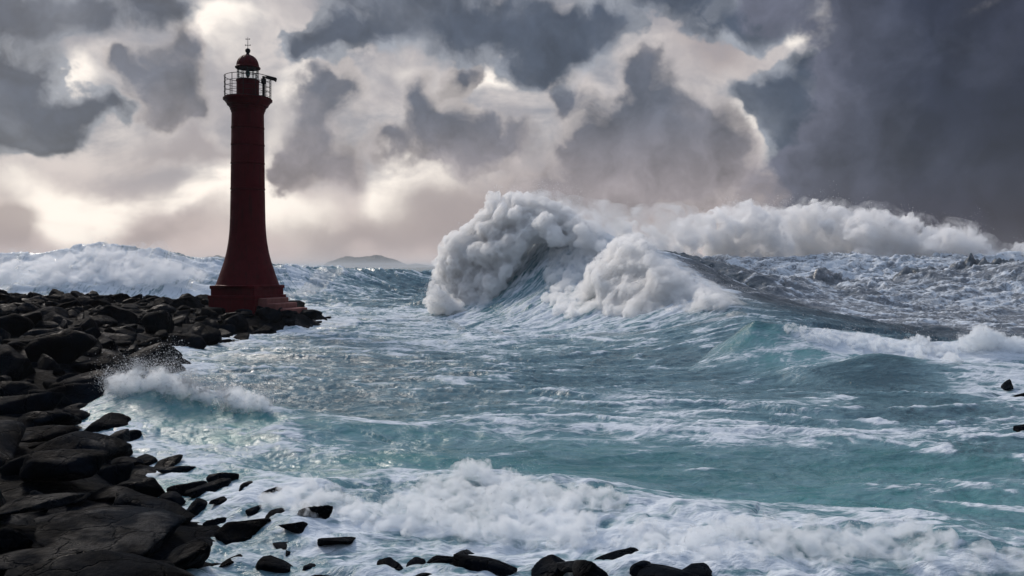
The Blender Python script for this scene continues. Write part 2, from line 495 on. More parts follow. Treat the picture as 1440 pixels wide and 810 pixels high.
# lantern room: solid drum below, glazing above
bm = bmesh.new()
lathe(bm, [(wr(31.5), hz(139.2)), (wr(31.5), hz(138)), (wr(30.5), hz(137.5)), (wr(30.5), hz(115)), (wr(32), hz(114.6)), (wr(32), hz(113.2)), (wr(28), hz(113)), (0.2, hz(113))], 48)
link("lantern_wall", bm_mesh("lantern_wall", bm, True), M_RED, lighthouse)
bm = bmesh.new()
rg = wr(28.4)
for i in range(12):
    a = 2*math.pi*(i+.5)/12
    tube(bm, (rg*math.cos(a), rg*math.sin(a), hz(113.4)), (rg*math.cos(a), rg*math.sin(a), hz(95.5)), 0.028, 6)
for y in (112.6, 107, 100.5, 96.2): ring(bm, rg, hz(y), 0.026, 36)
fr = link("lantern_frame", bm_mesh("lantern_frame", bm), M_BLACK, lighthouse)
bm = bmesh.new()
n = 12
for i in range(n):
    a0 = 2*math.pi*(i+.5)/n+.02; a1 = 2*math.pi*(i+1.5)/n-.02; q = rg-.02
    vs = [bm.verts.new((q*math.cos(a), q*math.sin(a), z)) for a, z in ((a0, hz(113.2)), (a1, hz(113.2)), (a1, hz(95.6)), (a0, hz(95.6)))]
    bm.faces.new(vs)
link("lantern_pane", bm_mesh("lantern_pane", bm), M_GLASS, lighthouse)
# lamp with its small lens
bm = bmesh.new()
lathe(bm, [(0.0, hz(113)), (0.22, hz(113)), (0.15, hz(112)), (0.07, hz(111.5)), (0.07, hz(108.2)), (0.16, hz(107.8)), (0.16, hz(107))], 16)
lamp = link("lamp", bm_mesh("lamp", bm, True), M_BRASS, lighthouse)
bm = bmesh.new()
lathe(bm, [(0.05, hz(107)), (0.17, hz(106.6)), (0.22, hz(103.6)), (0.17, hz(100.4)), (0.05, hz(100))], 16)
bm2 = bm; bm = bmesh.new()
lathe(bm, [(0.17, hz(100)), (0.13, hz(98.8)), (0.03, hz(98)), (0.03, hz(95))], 16)
link("lamp_hood", bm_mesh("lamp_hood", bm, True), M_BRASS, lamp)
bm = bm2
link("lens", bm_mesh("lens", bm, True), M_LENS, lamp)
# dome
bm = bmesh.new()
dome = [(wr(30), hz(96.4)), (wr(34), hz(96.2)), (wr(34.5), hz(95)), (wr(33), hz(94.2)), (wr(30), hz(94))]
for k in range(11):
    t = k/10*math.pi/2
    dome.append((max(wr(30.6)*math.cos(t), wr(5)), hz(94) + (94-77.4)/PXM*math.sin(t)))
dome.append((0, hz(77.2)))
lathe(bm, dome, 48)
for i in range(12):      # standing seams
    a = 2*math.pi*i/12
    prevp = None
    for k in range(9):
        t = k/8*1.42
        rr_ = wr(30.6)*math.cos(t)+.01; z_ = hz(94)+(94-77.4)/PXM*math.sin(t)+.01
        p = Vector((rr_*math.cos(a), rr_*math.sin(a), z_))
        if prevp is not None: tube(bm, prevp, p, .02, 5)
        prevp = p
roof = link("dome_roof", bm_mesh("dome_roof", bm, True), M_RED, lighthouse)
bm = bmesh.new()
lathe(bm, [(wr(6), hz(77.6)), (wr(4.6), hz(76)), (wr(4), hz(74.6)), (wr(6.2), hz(73.4)), (wr(7.2), hz(71.6)), (wr(7), hz(70)), (wr(5), hz(68.6)), (wr(2), hz(68)), (0, hz(67.8))], 24)
link("finial", bm_mesh("finial", bm, True), M_BLACK, roof)
bm = bmesh.new()
tube(bm, (0, 0, hz(68.5)), (0, 0, hz(52.5)), .030, 6, .018)
for y, h in ((63.6, 3.4), (55, 2.6)): tube(bm, (-h/PXM, 0, hz(y)), (h/PXM, 0, hz(y)), .026, 6)
for s in (-1, 1):
    tube(bm, (s*3.4/PXM, 0, hz(64.4)), (s*3.4/PXM, 0, hz(62.6)), .03, 6)
    tube(bm, (s*2.6/PXM, 0, hz(55.7)), (s*2.6/PXM, 0, hz(54.2)), .03, 6)
link("weather_vane", bm_mesh("weather_vane", bm), M_BLACK, roof)
# railing: posts, three rails
rr_ = wr(63)
railing = None
bm = bmesh.new(); ring(bm, rr_, hz(138.6), .03, 48)
railing = link("railing", bm_mesh("railing", bm), M_BLACK, lighthouse)
for y in (131, 124, 117.5, 109):
    bm = bmesh.new(); ring(bm, rr_, hz(y), .022 if y > 110 else .030, 48)
    link("rail", bm_mesh("rail", bm), M_BLACK, railing)
for i in range(12):
    a = 2*math.pi*(i+.25)/12
    bm = bmesh.new()
    tube(bm, (rr_*math.cos(a), rr_*math.sin(a), hz(139.2)), (rr_*math.cos(a), rr_*math.sin(a), hz(108.6)), .035, 6)
    link("post", bm_mesh("post", bm), M_BLACK, railing)
# floodlight on a short mast at the seaward side of the gallery
bm = bmesh.new()
fx = 26.5/PXM
box(bm, fx-.10, fx+.10, -1.0, -.8, hz(138.9), hz(110.5))
box(bm, fx-.19, fx+.19, -1.08, -.72, hz(121), hz(114), .03)
tube(bm, (fx-.1, -.9, hz(111.5)), (fx+.75, -.9, hz(113.0)), .05, 8)
for y, d in ((137, 6), (131, 6)): tube(bm, (fx-.3, -.9, hz(y)), (fx+d/PXM, -.9, hz(y-.4)), .022, 6)
mast = link("floodlight_mast", bm_mesh("floodlight_mast", bm), M_BLACK, lighthouse)
bm = bmesh.new()
box(bm, -.42, .36, -.2, .2, -.15, .15, .05)
box(bm, .36, .46, -.22, .22, -.20, .14, .02)
me = bm_mesh("floodlight", bm)
fl = link("floodlight", me, M_BLACK, mast); fl.location = (fx+.70, -.9, hz(113.3)); fl.rotation_euler.y = R(14)
# worn steps down the seaward side of the plinth
bm = bmesh.new()
h = wr(74)
for k, (x0, x1, y) in enumerate(((h-.12, h+.9, 418), (h+.85, h+1.8, 425), (h+1.75, h+2.9, 432))):
    box(bm, x0, x1, -1.9, 1.6, hz(470), hz(y), .10)
st = link("steps", bm_mesh("steps", bm), M_PALE, lighthouse); st.rotation_euler.z = R(-17)
st["label"] = "pale worn concrete steps"

# ------------------------------------------------------------------ sea
def poly_ridge(X, Y, pts):
    """signed distance d to a crest polyline (positive on its left-hand side), height and run along it"""
    P = np.array([(p[0], p[1]) for p in pts], np.float32); H = np.array([p[2] for p in pts], np.float32)
    best = np.full(X.shape, 1e9, np.float32); d = np.zeros_like(best); h = np.zeros_like(best); s = np.zeros_like(best)
    run = 0.0
    for k in range(len(P)-1):
        a, b = P[k], P[k+1]; e = b-a; L = float(np.hypot(*e))
        t = ((X-a[0])*e[0] + (Y-a[1])*e[1])/(L*L)
        tc = np.clip(t, 0, 1)
        dx = X-(a[0]+tc*e[0]); dy = Y-(a[1]+tc*e[1]); q = np.hypot(dx, dy)
        m = q < best
        sg = np.where(e[0]*dy - e[1]*dx >= 0, 1.0, -1.0).astype(np.float32)
        best = np.where(m, q, best); d = np.where(m, q*sg, d)
        tt = tc*tc*(3-2*tc)*.5+tc*.5
        h = np.where(m, H[k]+(H[k+1]-H[k])*tt, h); s = np.where(m, run+tc*L, s)
        run += L
    return d, h, s, run
def crest(*pp):
    out = []
    for px, py, Y in pp:
        v = W(px, py, Y); out.append((v.x, v.y, max(v.z, 0.0)))
    return out
# crests read off the photograph at the distance each wave stands at
# main breaker (crest runs from far left towards the viewer on the right; its face looks left and forward)
CR_MAIN = crest((640, 440, 99), (700, 350, 95), (752, 312, 90), (820, 322, 82), (900, 352, 74), (960, 392, 67), (1010, 424, 61), (1062, 453, 55), (1130, 478, 51), (1190, 505, 49))
CR_BACK = crest((830, 352, 104), (930, 353, 100), (1000, 368, 97), (1060, 391, 93), (1110, 420, 88), (1190, 452, 80))
CR_RIGHT = crest((1150, 418, 108), (1240, 398, 112), (1340, 384, 114), (1440, 372, 114), (1600, 350, 114))
CR_FARR = crest((900, 372, 150), (1040, 362, 150), (1200, 360, 150), (1400, 362, 150), (1700, 360, 150))
CR_GREEN = crest((985, 505, 49), (1012, 482, 48.5), (1062, 449, 47), (1130, 462, 46), (1210, 470, 46), (1300, 486, 44), (1420, 478, 44), (1560, 480, 44))
CR_TROUGH = crest((1095, 540, 39), (1150, 515, 40), (1240, 500, 40), (1330, 510, 39), (1440, 516, 38))
CR_LEFT = crest((140, 566, 31), (176, 540, 30), (222, 530, 29.2), (300, 548, 28.4), (370, 570, 27.4), (440, 594, 26.4))
CR_LEFT2 = crest((320, 628, 25), (400, 596, 25.3), (470, 604, 25.5), (560, 622, 25.8))
CR_FARL = crest((-420, 366, 138), (-150, 362, 134), (0, 360, 132), (90, 352, 130), (150, 342, 128), (215, 354, 128), (300, 367, 128), (400, 374, 136), (500, 379, 150), (640, 383, 165))
CR_SURGE = crest((290, 745, 17.0), (345, 712, 17.6), (430, 690, 18.6), (560, 668, 19.6), (700, 668, 19.3), (800, 676, 18.8), (900, 696, 17.6), (1000, 724, 16.4), (1060, 742, 15.6), (1150, 736, 15.9), (1300, 748, 15.2), (1440, 768, 14.4), (1600, 780, 14.2))
CR_SW1 = crest((400, 672, 21.4), (480, 656, 21.6), (600, 646, 22), (760, 650, 22), (860, 668, 22))
def ridge_h(X, Y, pts, wf, wb, pf=2.2, fade=True, flip=1):
    d, h, s, run = poly_ridge(X, Y, pts)
    d = d*flip
    f = np.clip(1-np.maximum(d, 0)/wf, 0, 1)**pf
    b = np.exp(-(np.maximum(-d, 0)/wb)**2)
    e = np.where(d >= 0, f, b)
    return h*e, d, s, run, h

def sea_height(X, Y):
    """surface height plus the fields that tell foam, thin water and churn"""
    foam = np.zeros_like(X); teal = np.zeros_like(X); face = np.zeros_like(X)
    near = sstep(Y, 200, 40)
    # open-sea chop: long swell across, smaller steep waves on top
    wx = fbm2(X*.05, Y*.05, 3, off=40)*6; wy = fbm2(X*.05, Y*.05, 3, off=80)*6
    c1 = fbm2((X+wx)*.045, (Y+wy)*.115, 3, .5, mode='ridge', off=3)
    c2 = fbm2((X+wx)*.16+.05*Y, (Y+wy)*.42, 4, .5, mode='ridge', off=9)
    c3 = fbm2((X+wx)*.6, (Y+wy)*1.5, 3, .55, mode='ridge', off=21)
    rough = np.interp(Y, [8, 18, 30, 55, 75, 110, 200, 600], [.4, .85, 1.15, 1.35, 1.6, 1.8, 2.4, 2.8])
    rough = rough*(1+.5*sstep(X/Y, .1, .5)*sstep(Y, 50, 80))
    c4 = fbm2((X+wx)*1.7, (Y+wy)*3.6, 2, .5, mode='ridge', off=27)
    z = rough*(.48*(c1-.55) + .27*(c2-.55)*np.clip(c1*1.2, .3, 1.3) + .11*(c3-.5)) + .030*(c4-.5)*sstep(Y, 60, 25)
    foam += .34*sstep(c2, .62, .92)*sstep(c1, .35, .8) + .18*sstep(c3, .66, .9)*sstep(c2, .5, .8)
    RT = np.zeros_like(X); k_ = np.ones_like(X); ex = np.zeros_like(X)
    def damp(h, d, w, k):
        return 1-(1-k)*sstep(h, .1, .6)*sstep(np.abs(d), w, w*.3)
    # main wave
    r, d, s, run, h = ridge_h(X, Y, CR_MAIN, 17, 13, 2.6, flip=-1)
    rag = fbm2(s*.25, d*.12, 4, off=60)
    ax = sstep(h, .5, 6)
    streak = fbm2(s*.8, d*.16, 4, .55, mode='ridge', off=31)
    r = r*(1+.08*rag) + ax*np.clip(1-np.abs(d-5)/12, 0, 1)*.8*(streak-.5)
    RT = np.maximum(RT, r); k_ = k_*damp(h, d, 17, .6)
    front = np.clip(1-np.maximum(d, 0)/19, 0, 1)*(d > -.5)*ax
    face = np.maximum(face, sstep(front, .05, .4))
    foam += front*.26 + .5*ax*sstep(np.abs(d+1), 5, 0)*sstep(Y, 60, 70)
    foam += .22*sstep(d, -2, 6)*sstep(d, 34, 12)*sstep(Y, 40, 52)*sstep(s, run*.98, run*.6)
    foam -= .20*sstep(d, -1, 1)*sstep(d, 15, 9)*sstep(X, -4.5, -2)*sstep(X, 5.0, 3.0)*sstep(Y, 72, 77)
    foam -= .25*sstep(-d, 1.5, 5)*sstep(-d, 26, 14)*sstep(h, 1, 3)
    teal += .7*ax*sstep(d, .5, 5)*sstep(d, 18, 6)
    # hump behind
    r, d, s, run, h = ridge_h(X, Y, CR_BACK, 14, 16, 1.7, flip=-1)
    hump = sstep(h, .6, 4)
    st2 = fbm2(X*.35+Y*.10, Y*.5, 5, .55, mode='ridge', off=71)
    RT = np.maximum(RT, r); ex += hump*sstep(np.abs(d), 16, 2)*.55*(st2-.55)
    foam -= .08*hump*sstep(np.abs(d-2), 12, 3)
    r, d, s, run, h = ridge_h(X, Y, CR_RIGHT, 26, 16, 1.8, flip=-1)
    hump = sstep(h, .8, 3)
    RT = np.maximum(RT, r*(1+.15*fbm2(s*.12, d*.1, 3, off=5))); ex += hump*sstep(np.abs(d), 28, 4)*(.7*(st2-.55)+.35*(c2-.5))
    foam += .10*hump*sstep(d, 0, 4)*sstep(d, 28, 10)
    r, d, s, run, h = ridge_h(X, Y, CR_FARR, 24, 20, 1.8, flip=-1)
    RT = np.maximum(RT, r); ex += sstep(h, 1, 4)*sstep(np.abs(d), 28, 4)*.8*(c2-.5)
    foam += .20*sstep(h, 1, 4)*sstep(d, -6, 2)*sstep(d, 26, 6)
    # steep peaks in the confused sea on the right
    for px, py, Yp, rad in ((1005, 400, 92, 3.0), (1060, 384, 104, 4.0), (1130, 392, 100, 3.2), (1160, 372, 132, 4.5), (1215, 404, 96, 3.0), (960, 378, 112, 3.5), (1360, 372, 122, 5), (1410, 366, 122, 5), (1285, 380, 120, 4)):
        p = W(px, py, Yp); q = np.hypot((X-p.x)/1.5, Y-p.y)/rad
        pk = sstep(q, 1.15, 0)*.9
        RT = np.maximum(RT, RT*(1-pk)+pk*(p.z)*(1+.4*fbm2(X*.5, Y*.5, 4, off=13)))
        foam -= .1*sstep(q, .9, .3)
    # green wave on the right, with a foaming crest
    r, d, s, run, h = ridge_h(X, Y, CR_GREEN, 6.5, 6, 1.9, flip=-1)
    rg_ = sstep(h, .5, 1.3)
    RT = np.maximum(RT, r*(1+.12*fbm2(s*.4, d*.3, 3, off=2))); k_ = k_*damp(h, d, 7, .4)
    teal += 1.0*rg_*sstep(d, -1, 1.2)*sstep(d, 7, 2)*sstep(X, 10, 14)*(.75+.5*fbm2(X*.3, Y*.4, 3, off=66))
    foam += .62*rg_*sstep(np.abs(d-.5), 2.2, .2)*sstep(X, 15.0, 18) + .30*rg_*sstep(d, 7, 1)*sstep(d, -1, 1)*sstep(X, 16, 20)
    foam += .16*rg_*sstep(d, 0, 1)*sstep(d, 7, 3)*sstep(X, 22, 15)*fbm2(s*.9, d*.2, 3, mode='ridge', off=12)
    r, d, s, run, h = ridge_h(X, Y, CR_TROUGH, 5, 4, 1.6, flip=-1)
    RT = np.maximum(RT, r); k_ = k_*damp(h, d, 5, .6)
    foam += .36*sstep(X, 17, 22)*sstep(Y, 27, 31)*sstep(Y, 42, 37) - .2*sstep(np.abs(d-1.5), 3, 1)*sstep(X, 22, 18)*sstep(h, .3, .8)
    # little breaker against the rocks
    r, d, s, run, h = ridge_h(X, Y, CR_LEFT, 3.0, 2.6, 1.7, flip=-1)
    lf = sstep(h, .3, .9)
    RT = np.maximum(RT, r*(1+.15*fbm2(s*.8, d*.6, 3, off=4))); k_ = k_*damp(h, d, 3, .4)
    teal += 1.2*lf*sstep(d, -.3, .5)*sstep(d, 3.2, 1.4)
    foam += .5*lf*sstep(np.abs(d+.1), .6, .1) - .14*lf*sstep(d, 0, .4)*sstep(d, 3.4, 2)
    r, d, s, run, h = ridge_h(X, Y, CR_LEFT2, 2.2, 2.2, 1.5, flip=-1)
    RT = np.maximum(RT, r)
    # breaker beyond the breakwater
    r, d, s, run, h = ridge_h(X, Y, CR_FARL, 22, 16, 2.0, flip=-1)
    bl = sstep(h, 1, 5)
    RT = np.maximum(RT, r*(1+.10*fbm2(s*.1, d*.1, 3, off=8))); ex += bl*sstep(np.abs(d), 24, 4)*1.0*(c2-.5); k_ = k_*damp(h, d, 24, .5)
    foam += .50*bl*sstep(d, -2, 1)*sstep(d, 24, 9)*sstep(X, -20, -45); teal -= .3*bl*sstep(d, 0, 3)*sstep(d, 18, 6)*sstep(X, -20, -45)
    face = np.maximum(face, bl*sstep(d, -2, 1)*sstep(d, 22, 9)*sstep(X, -20, -45))
    # surge in the foreground
    r, d, s, run, h = ridge_h(X, Y, CR_SURGE, 3.6, 2.4, 1.3, flip=-1)
    bil = fbm2(X*.55, Y*.75, 4, .5, mode='billow', off=7)
    sf = sstep(d, -1.2, .3)
    zone = sf*sstep(Y, 12.5, 13.8)
    RT = np.maximum(RT, r*(1+.2*fbm2(s*.6, d*.5, 3, off=14))); ex += zone*.42*(bil-.14); k_ = k_*(1-.4*zone)
    foam += .17*zone*sstep(d, 4.2, 1.0)*(.12+1.25*sstep(fbm2(X*.33, Y*.55, 4, .55, off=17), -.22, .22))*sstep(X, -7.5, -3.5) + .25*sstep(d, -3.2, -.4)*(d < .3)*(.3+.9*sstep(fbm2(X*.4, Y*.6, 3, off=19), -.25, .2))
    foam += .02*sstep(d, 2, 5)*sstep(Y, 11, 13)
    teal += .55*sstep(d, -16, -1)*sstep(d, 1.5, -1)*(.75+.5*fbm2(X*.12, Y*.3, 3, off=55))
    r, d, s, run, h = ridge_h(X, Y, CR_SW1, 1.8, 2.0, 1.5, flip=-1)
    RT = np.maximum(RT, r)
    z = z*k_ + RT + ex
    foam -= .16*sstep(X, -2.2, -4.0)*sstep(Y, 22, 18.5)
    # run-up against the rocks
    sd_ = shore_dist(X, Y)
    foam += .26*sstep(sd_, 3.6, .2)*sstep(Y, 22, 30) + .10*sstep(sd_, 2.5, .2)*sstep(Y, 30, 22); foam += .0*sstep(sd_, 3.6, .2)*sstep(Y, 95, 60)
    z += .14*sstep(sd_, 2.5, 0)
    # patchy sheets of old foam everywhere on the shoreward water
    pt = fbm2(X*.07+wx*.03, Y*.16, 4, .55, off=90)
    foam += .02*near + .17*sstep(pt, -.2, .5)*near + .10*sstep(X/Y, .15, .40)*sstep(Y, 55, 75)
    foam += .07*sstep(Y, 32, 24)*sstep(pt, -.4, .2)
    teal += .30*sstep(Y, 46, 20)*(.8+.7*fbm2(X*.1, Y*.3, 3, off=41))
    teal -= 1.1*sstep(Y, 52, 72)*sstep(X/Y, .05, .28)*(1-sstep(teal, .3, .8))
    teal -= .5*sstep(Y, 60, 80)*sstep(X/Y, -.10, .05)*(1-sstep(teal, .3, .8))
    return z, foam, np.clip(teal, -1, 1.3), face

# ---- outline of the rocky shore (on the water line)
SHORE_PX = [(980, 812), (860, 806), (700, 800), (560, 806), (430, 800), (372, 772), (352, 742), (300, 722), (285, 700), (232, 686), (278, 668), (205, 640),
            (180, 610), (150, 585), (140, 560), (200, 538), (262, 522), (240, 500), (300, 482), (352, 484), (330, 474), (402, 468), (468, 453)]
SHORE = [(-4.0 if False else 5.0, 5.0)] + [tuple(WG(*p).xy) for p in SHORE_PX] + [(-22, 86), (-30, 93), (-50, 96), (-130, 98), (-160, 60), (-120, 5)]
SH = np.array(SHORE, np.float32)
def poly_sd(X, Y, P):
    """signed distance to a closed polygon, positive outside"""
    X = np.asarray(X, np.float32); Y = np.asarray(Y, np.float32)
    best = np.full(X.shape, 1e9, np.float32); ins = np.zeros(X.shape, bool)
    n = len(P)
    for k in range(n):
        a = P[k]; b = P[(k+1) % n]; e = b-a
        t = np.clip(((X-a[0])*e[0]+(Y-a[1])*e[1])/max(float(e@e), 1e-9), 0, 1)
        q = np.hypot(X-(a[0]+t*e[0]), Y-(a[1]+t*e[1])); best = np.minimum(best, q)
        c = ((a[1] > Y) != (b[1] > Y))
        with np.errstate(divide='ignore', invalid='ignore'):
            xi = (b[0]-a[0])*(Y-a[1])/(b[1]-a[1]+1e-12)+a[0]
        ins ^= c & (X < xi)
    return np.where(ins, -best, best)
def shore_dist(X, Y):
    out = np.full(X.shape, 60.0, np.float32)
    m = (Y < 110) & (X < 12)
    out[m] = poly_sd(X[m], Y[m], SH)
    return out

def water_mat():
    m, T, b, out = new_mat("storm_water")
    geo = T.node('ShaderNodeNewGeometry').outputs['Position']
    fo = T.attr('foam'); te = T.attr('teal'); fc = T.attr('face'); fl = T.attr('flow', 'Vector')
    # lace of foam, drawn out sideways on the flat and up the slope on the wave faces
    pw = T.vmath('ADD', geo, T.vmath('SCALE', T.vmath('SUBTRACT', T.noise(geo, .35, 3, .5, color=True), (.5, .5, .5)), scale=2.2))
    flat = T.mapping(pw, scale=(.45, 1.25, .6))
    fw = T.vmath('ADD', T.mapping(fl, scale=(1.1, .16, 1)), T.vmath('SCALE', T.vmath('SUBTRACT', T.noise(geo, .5, 3, .5, color=True), (.5, .5, .5)), scale=.9))
    co = T.node('ShaderNodeMix', data_type='VECTOR'); T.put(co.inputs[0], T.maprange(fc, .4, .6))
    T.put(co.inputs[4], flat); T.put(co.inputs[5], fw); q = co.outputs[1]
    a = T.noise(q, 1.1, 7, .62, dist=.5)
    lace = T.math('SUBTRACT', 1.0, T.math('MULTIPLY', T.math('ABSOLUTE', T.math('SUBTRACT', T.noise(q, 1.7, 5, .6, dist=.9), .5)), 5.5))   # thin filaments
    lace = T.math('MAXIMUM', lace, 0.0)
    fine = T.noise(q, 7.0, 5, .65)
    web = T.math('SUBTRACT', 1.0, T.math('MULTIPLY', T.math('ABSOLUTE', T.math('SUBTRACT', T.noise(q, .55, 6, .6, dist=1.4), .5)), 9.0))
    web = T.math('MAXIMUM', web, 0.0)
    cover = T.math('ADD', T.math('MULTIPLY', fo, 1.0), T.math('MULTIPLY', T.math('SUBTRACT', a, .5), 1.25))
    cover = T.math('ADD', cover, T.math('MULTIPLY', T.math('SUBTRACT', fine, .5), .55))
    cover = T.math('ADD', cover, T.math('MULTIPLY', T.math('SUBTRACT', T.math('POWER', lace, 2.0), .25), T.maprange(fo, .02, .35, .12, .30)))
    cover = T.math('ADD', cover, T.math('MULTIPLY', web, T.maprange(fo, -.02, .25, .0, .34)))
    f = T.maprange(cover, .33, .82)
    thin = T.maprange(cover, -.25, .45)        # milky water full of bubbles
    water = T.mix(T.maprange(te, 0, 1), (0.019, 0.062, 0.086), (0.045, 0.205, 0.205))
    water = T.mix(T.maprange(te, 0, -1), water, (0.024, 0.042, 0.056))
    water = T.mix(T.math('MULTIPLY', thin, T.maprange(te, -1, 0, .62, .78)), water, T.mix(T.maprange(te, -1, 0), (0.27, 0.285, 0.31), (0.150, 0.262, 0.305)))
    colr = T.mix(f, water, (0.60, 0.65, 0.70))
    T.put(b.inputs['Base Color'], colr)
    T.put(b.inputs['Roughness'], T.mix(f, (.24,)*3, (.75,)*3))
    b.inputs['IOR'].default_value = 1.33
    T.put(b.inputs['Specular IOR Level'], T.maprange(f, 0, 1, .5, .15))
    h1 = T.noise(T.mapping(pw, scale=(.8, 1.6, 1)), 2.2, 6, .6)
    h2 = T.noise(q, 3.5, 5, .6)
    hh = T.math('ADD', T.math('MULTIPLY', h1, .5), T.math('ADD', T.math('MULTIPLY', h2, .25), T.math('MULTIPLY', cover, .22)))
    T.put(b.inputs['Normal'], bump(T, hh, .65, .27))
    return m
M_WATER = water_mat()

def build_sea():
    nx, ny = 1250, 1200
    u = np.linspace(-1.25, 1.25, nx)
    # rows: finer through the middle distance where the waves stand
    yy = np.concatenate([np.geomspace(9, 40, 420, endpoint=False), np.geomspace(40, 160, 560, endpoint=False), np.geomspace(160, 1500, 200, endpoint=False), np.geomspace(1500, 40000, 20)])
    ny = len(yy)
    Y, U = np.meshgrid(yy, u, indexing='ij')
    X = (U*Y).astype(np.float32); Y = Y.astype(np.float32)
    z, foam, teal, face = sea_height(X.ravel(), Y.ravel())
    Xr = X.ravel(); Yr = Y.ravel()
    z = z*sstep(Yr, 6000, 900) 
    d, h, s, run = poly_ridge(Xr, Yr, CR_MAIN)
    d2, h2, s2, run2 = poly_ridge(Xr, Yr, CR_FARL)
    lf = Xr < -25
    flow = np.stack([np.where(lf, s2, s), np.where(lf, d2, d), np.zeros_like(d)], 1)
    verts = np.stack([Xr, Yr, z], 1)
    i = np.arange(ny-1)[:, None]*nx + np.arange(nx-1)[None, :]
    f = np.stack([i, i+1, i+nx+1, i+nx], -1).reshape(-1, 4)
    me = mesh_np("sea", verts, f)
    set_attr(me, 'foam', foam); set_attr(me, 'teal', teal); set_attr(me, 'face', face); set_attr(me, 'flow', flow)
    o = link("sea", me, M_WATER); o["kind"] = "structure"
    return o
sea = build_sea()

# ------------------------------------------------------------------ rocky shore
def rock_mat():
    m, T, b, out = new_mat("wet_dark_rock")
    geo = T.node('ShaderNodeNewGeometry'); pos = geo.outputs['Position']
    oi = T.node('ShaderNodeObjectInfo').outputs['Random']
    n1 = T.noise(pos, .9, 6, .6); n2 = T.noise(pos, 5.0, 7, .68); n3 = T.noise(pos, 22.0, 5, .65)
    c = T.mix(T.maprange(n1, .35, .68), (.0014, .0018, .0026), (.0038, .0072, .0125))
    c = T.mix(T.maprange(oi, 0, 1, 0, .45), c, (.0020, .0021, .0026))
    c = T.mix(T.maprange(n2, .55, .75, 0, .5), c, (.0065, .0112, .0180))
    c = T.mix(T.maprange(n3, .60, .75, 0, .35), c, (.001, .001, .0012))
    T.put(b.inputs['Base Color'], c)
    wet = T.maprange(T.noise(pos, .6, 4, .6), .50, .66)
    T.put(b.inputs['Roughness'], T.math('SUBTRACT', T.maprange(n2, .3, .7, .48, .75), T.math('MULTIPLY', wet, .26)))
    T.put(b.inputs['Specular IOR Level'], T.maprange(wet, 0, 1, .012, .05))
    vc = T.node('ShaderNodeTexVoronoi', feature='DISTANCE_TO_EDGE')
    T.put(vc.inputs['Vector'], T.vmath('ADD', pos, T.vmath('SCALE', T.noise(pos, 1.6, 4, .6, color=True), scale=.8))); vc.inputs['Scale'].default_value = 1.1
    crack = T.maprange(vc.outputs['Distance'], .0, .05)
    hh = T.math('ADD', T.math('MULTIPLY', n1, .5), T.math('ADD', T.math('MULTIPLY', n2, .35), T.math('ADD', T.math('MULTIPLY', n3, .12), T.math('MULTIPLY', crack, .22))))
    T.put(b.inputs['Normal'], bump(T, hh, 1.0, .22))
    return m
M_ROCK = rock_mat()
def land_z(X, Y):
    X = np.asarray(X, np.float32); Y = np.asarray(Y, np.float32)
    sd_ = -poly_sd(X, Y, SH)
    cap = np.interp(Y, [8, 13, 16, 21, 30, 45, 70, 80, 96], [.55, .7, .95, 1.5, 2.1, 2.6, 3.05, 3.0, 2.2])
    t = np.clip(sd_, -3, 60)*np.interp(Y, [10, 20, 40, 80], [.28, .34, .36, .30])
    z = np.where(t > 0, cap*(1-np.exp(-t/np.maximum(cap, .1))), t)
    q = np.hypot((X-LHX)/6.5, (Y-LH_Y+1.5)/5.5)
    z = np.maximum(z, z+(1.45-z)*sstep(q, 1.25, .75)*(z < 1.45))
    return z
def build_land():
    x = np.linspace(-118, 8, 420); y = np.linspace(7, 99, 360)
    Y, X = np.meshgrid(y, x, indexing='ij'); X = X.ravel(); Y = Y.ravel()
    z = land_z(X, Y) - .12 + .35*fbm2(X*.5, Y*.5, 5, .55, off=33)
    nx, ny = 420, 360
    i = np.arange(ny-1)[:, None]*nx + np.arange(nx-1)[None, :]
    f = np.stack([i, i+1, i+nx+1, i+nx], -1).reshape(-1, 4)
    keep = z.ravel()[f].max(1) > -1.2
    o = link("ground", mesh_np("ground", np.stack([X, Y, z], 1), f[keep]), M_ROCK)
    o["kind"] = "structure"
build_land()

def ico(sub):
    bm = bmesh.new(); bmesh.ops.create_icosphere(bm, subdivisions=sub, radius=1)
    v = np.array([p.co[:] for p in bm.verts]); f = np.array([[q.index for q in t.verts] for t in bm.faces]); bm.free()
    return v, f
ICO4 = ico(5); ICO3 = ico(4); ICO2 = ico(3)
def rock_shape(seed, flat=.7, n=13, p=14, base=ICO3, elong=1.25):
    """a boulder: worn facets cut from all sides, then pitted"""
    g = np.random.default_rng(seed)
    v, f = base
    nn = g.normal(size=(n, 3)); nn /= np.linalg.norm(nn, axis=1)[:, None]
    hh = g.uniform(.62, 1.05, n)
    dots = np.clip(v @ nn.T, 0, None)/hh
    r = (np.sum(dots**p, 1)+.55**p)**(-1/p)
    q = v*r[:, None]
    q = q*(1+.13*fbm3(q+seed*3.1, 1.1, 3)[:, None] + .05*fbm3(q+seed*3.1, 4, 4, .6)[:, None])
    q = q*np.array([elong, g.uniform(.85, 1.05), flat])
    q /= np.abs(q[:, :2]).max()
    return q, f
ROCKS = []
for k in range(22):
    q, f = rock_shape(100+k, flat=[.6, .7, .78, .88][k % 4], n=[9, 12, 16][k % 3], p=[10, 16, 26][k % 3])
    ROCKS.append(mesh_np("boulder", q, f)); ROCKS[-1].materials.append(M_ROCK)
SLABS = []
for k in range(8):
    q, f = rock_shape(300+k, flat=.36, n=16, p=12, base=ICO4, elong=1.5)
    SLABS.append(mesh_np("slab_rock", q, f)); SLABS[-1].materials.append(M_ROCK)

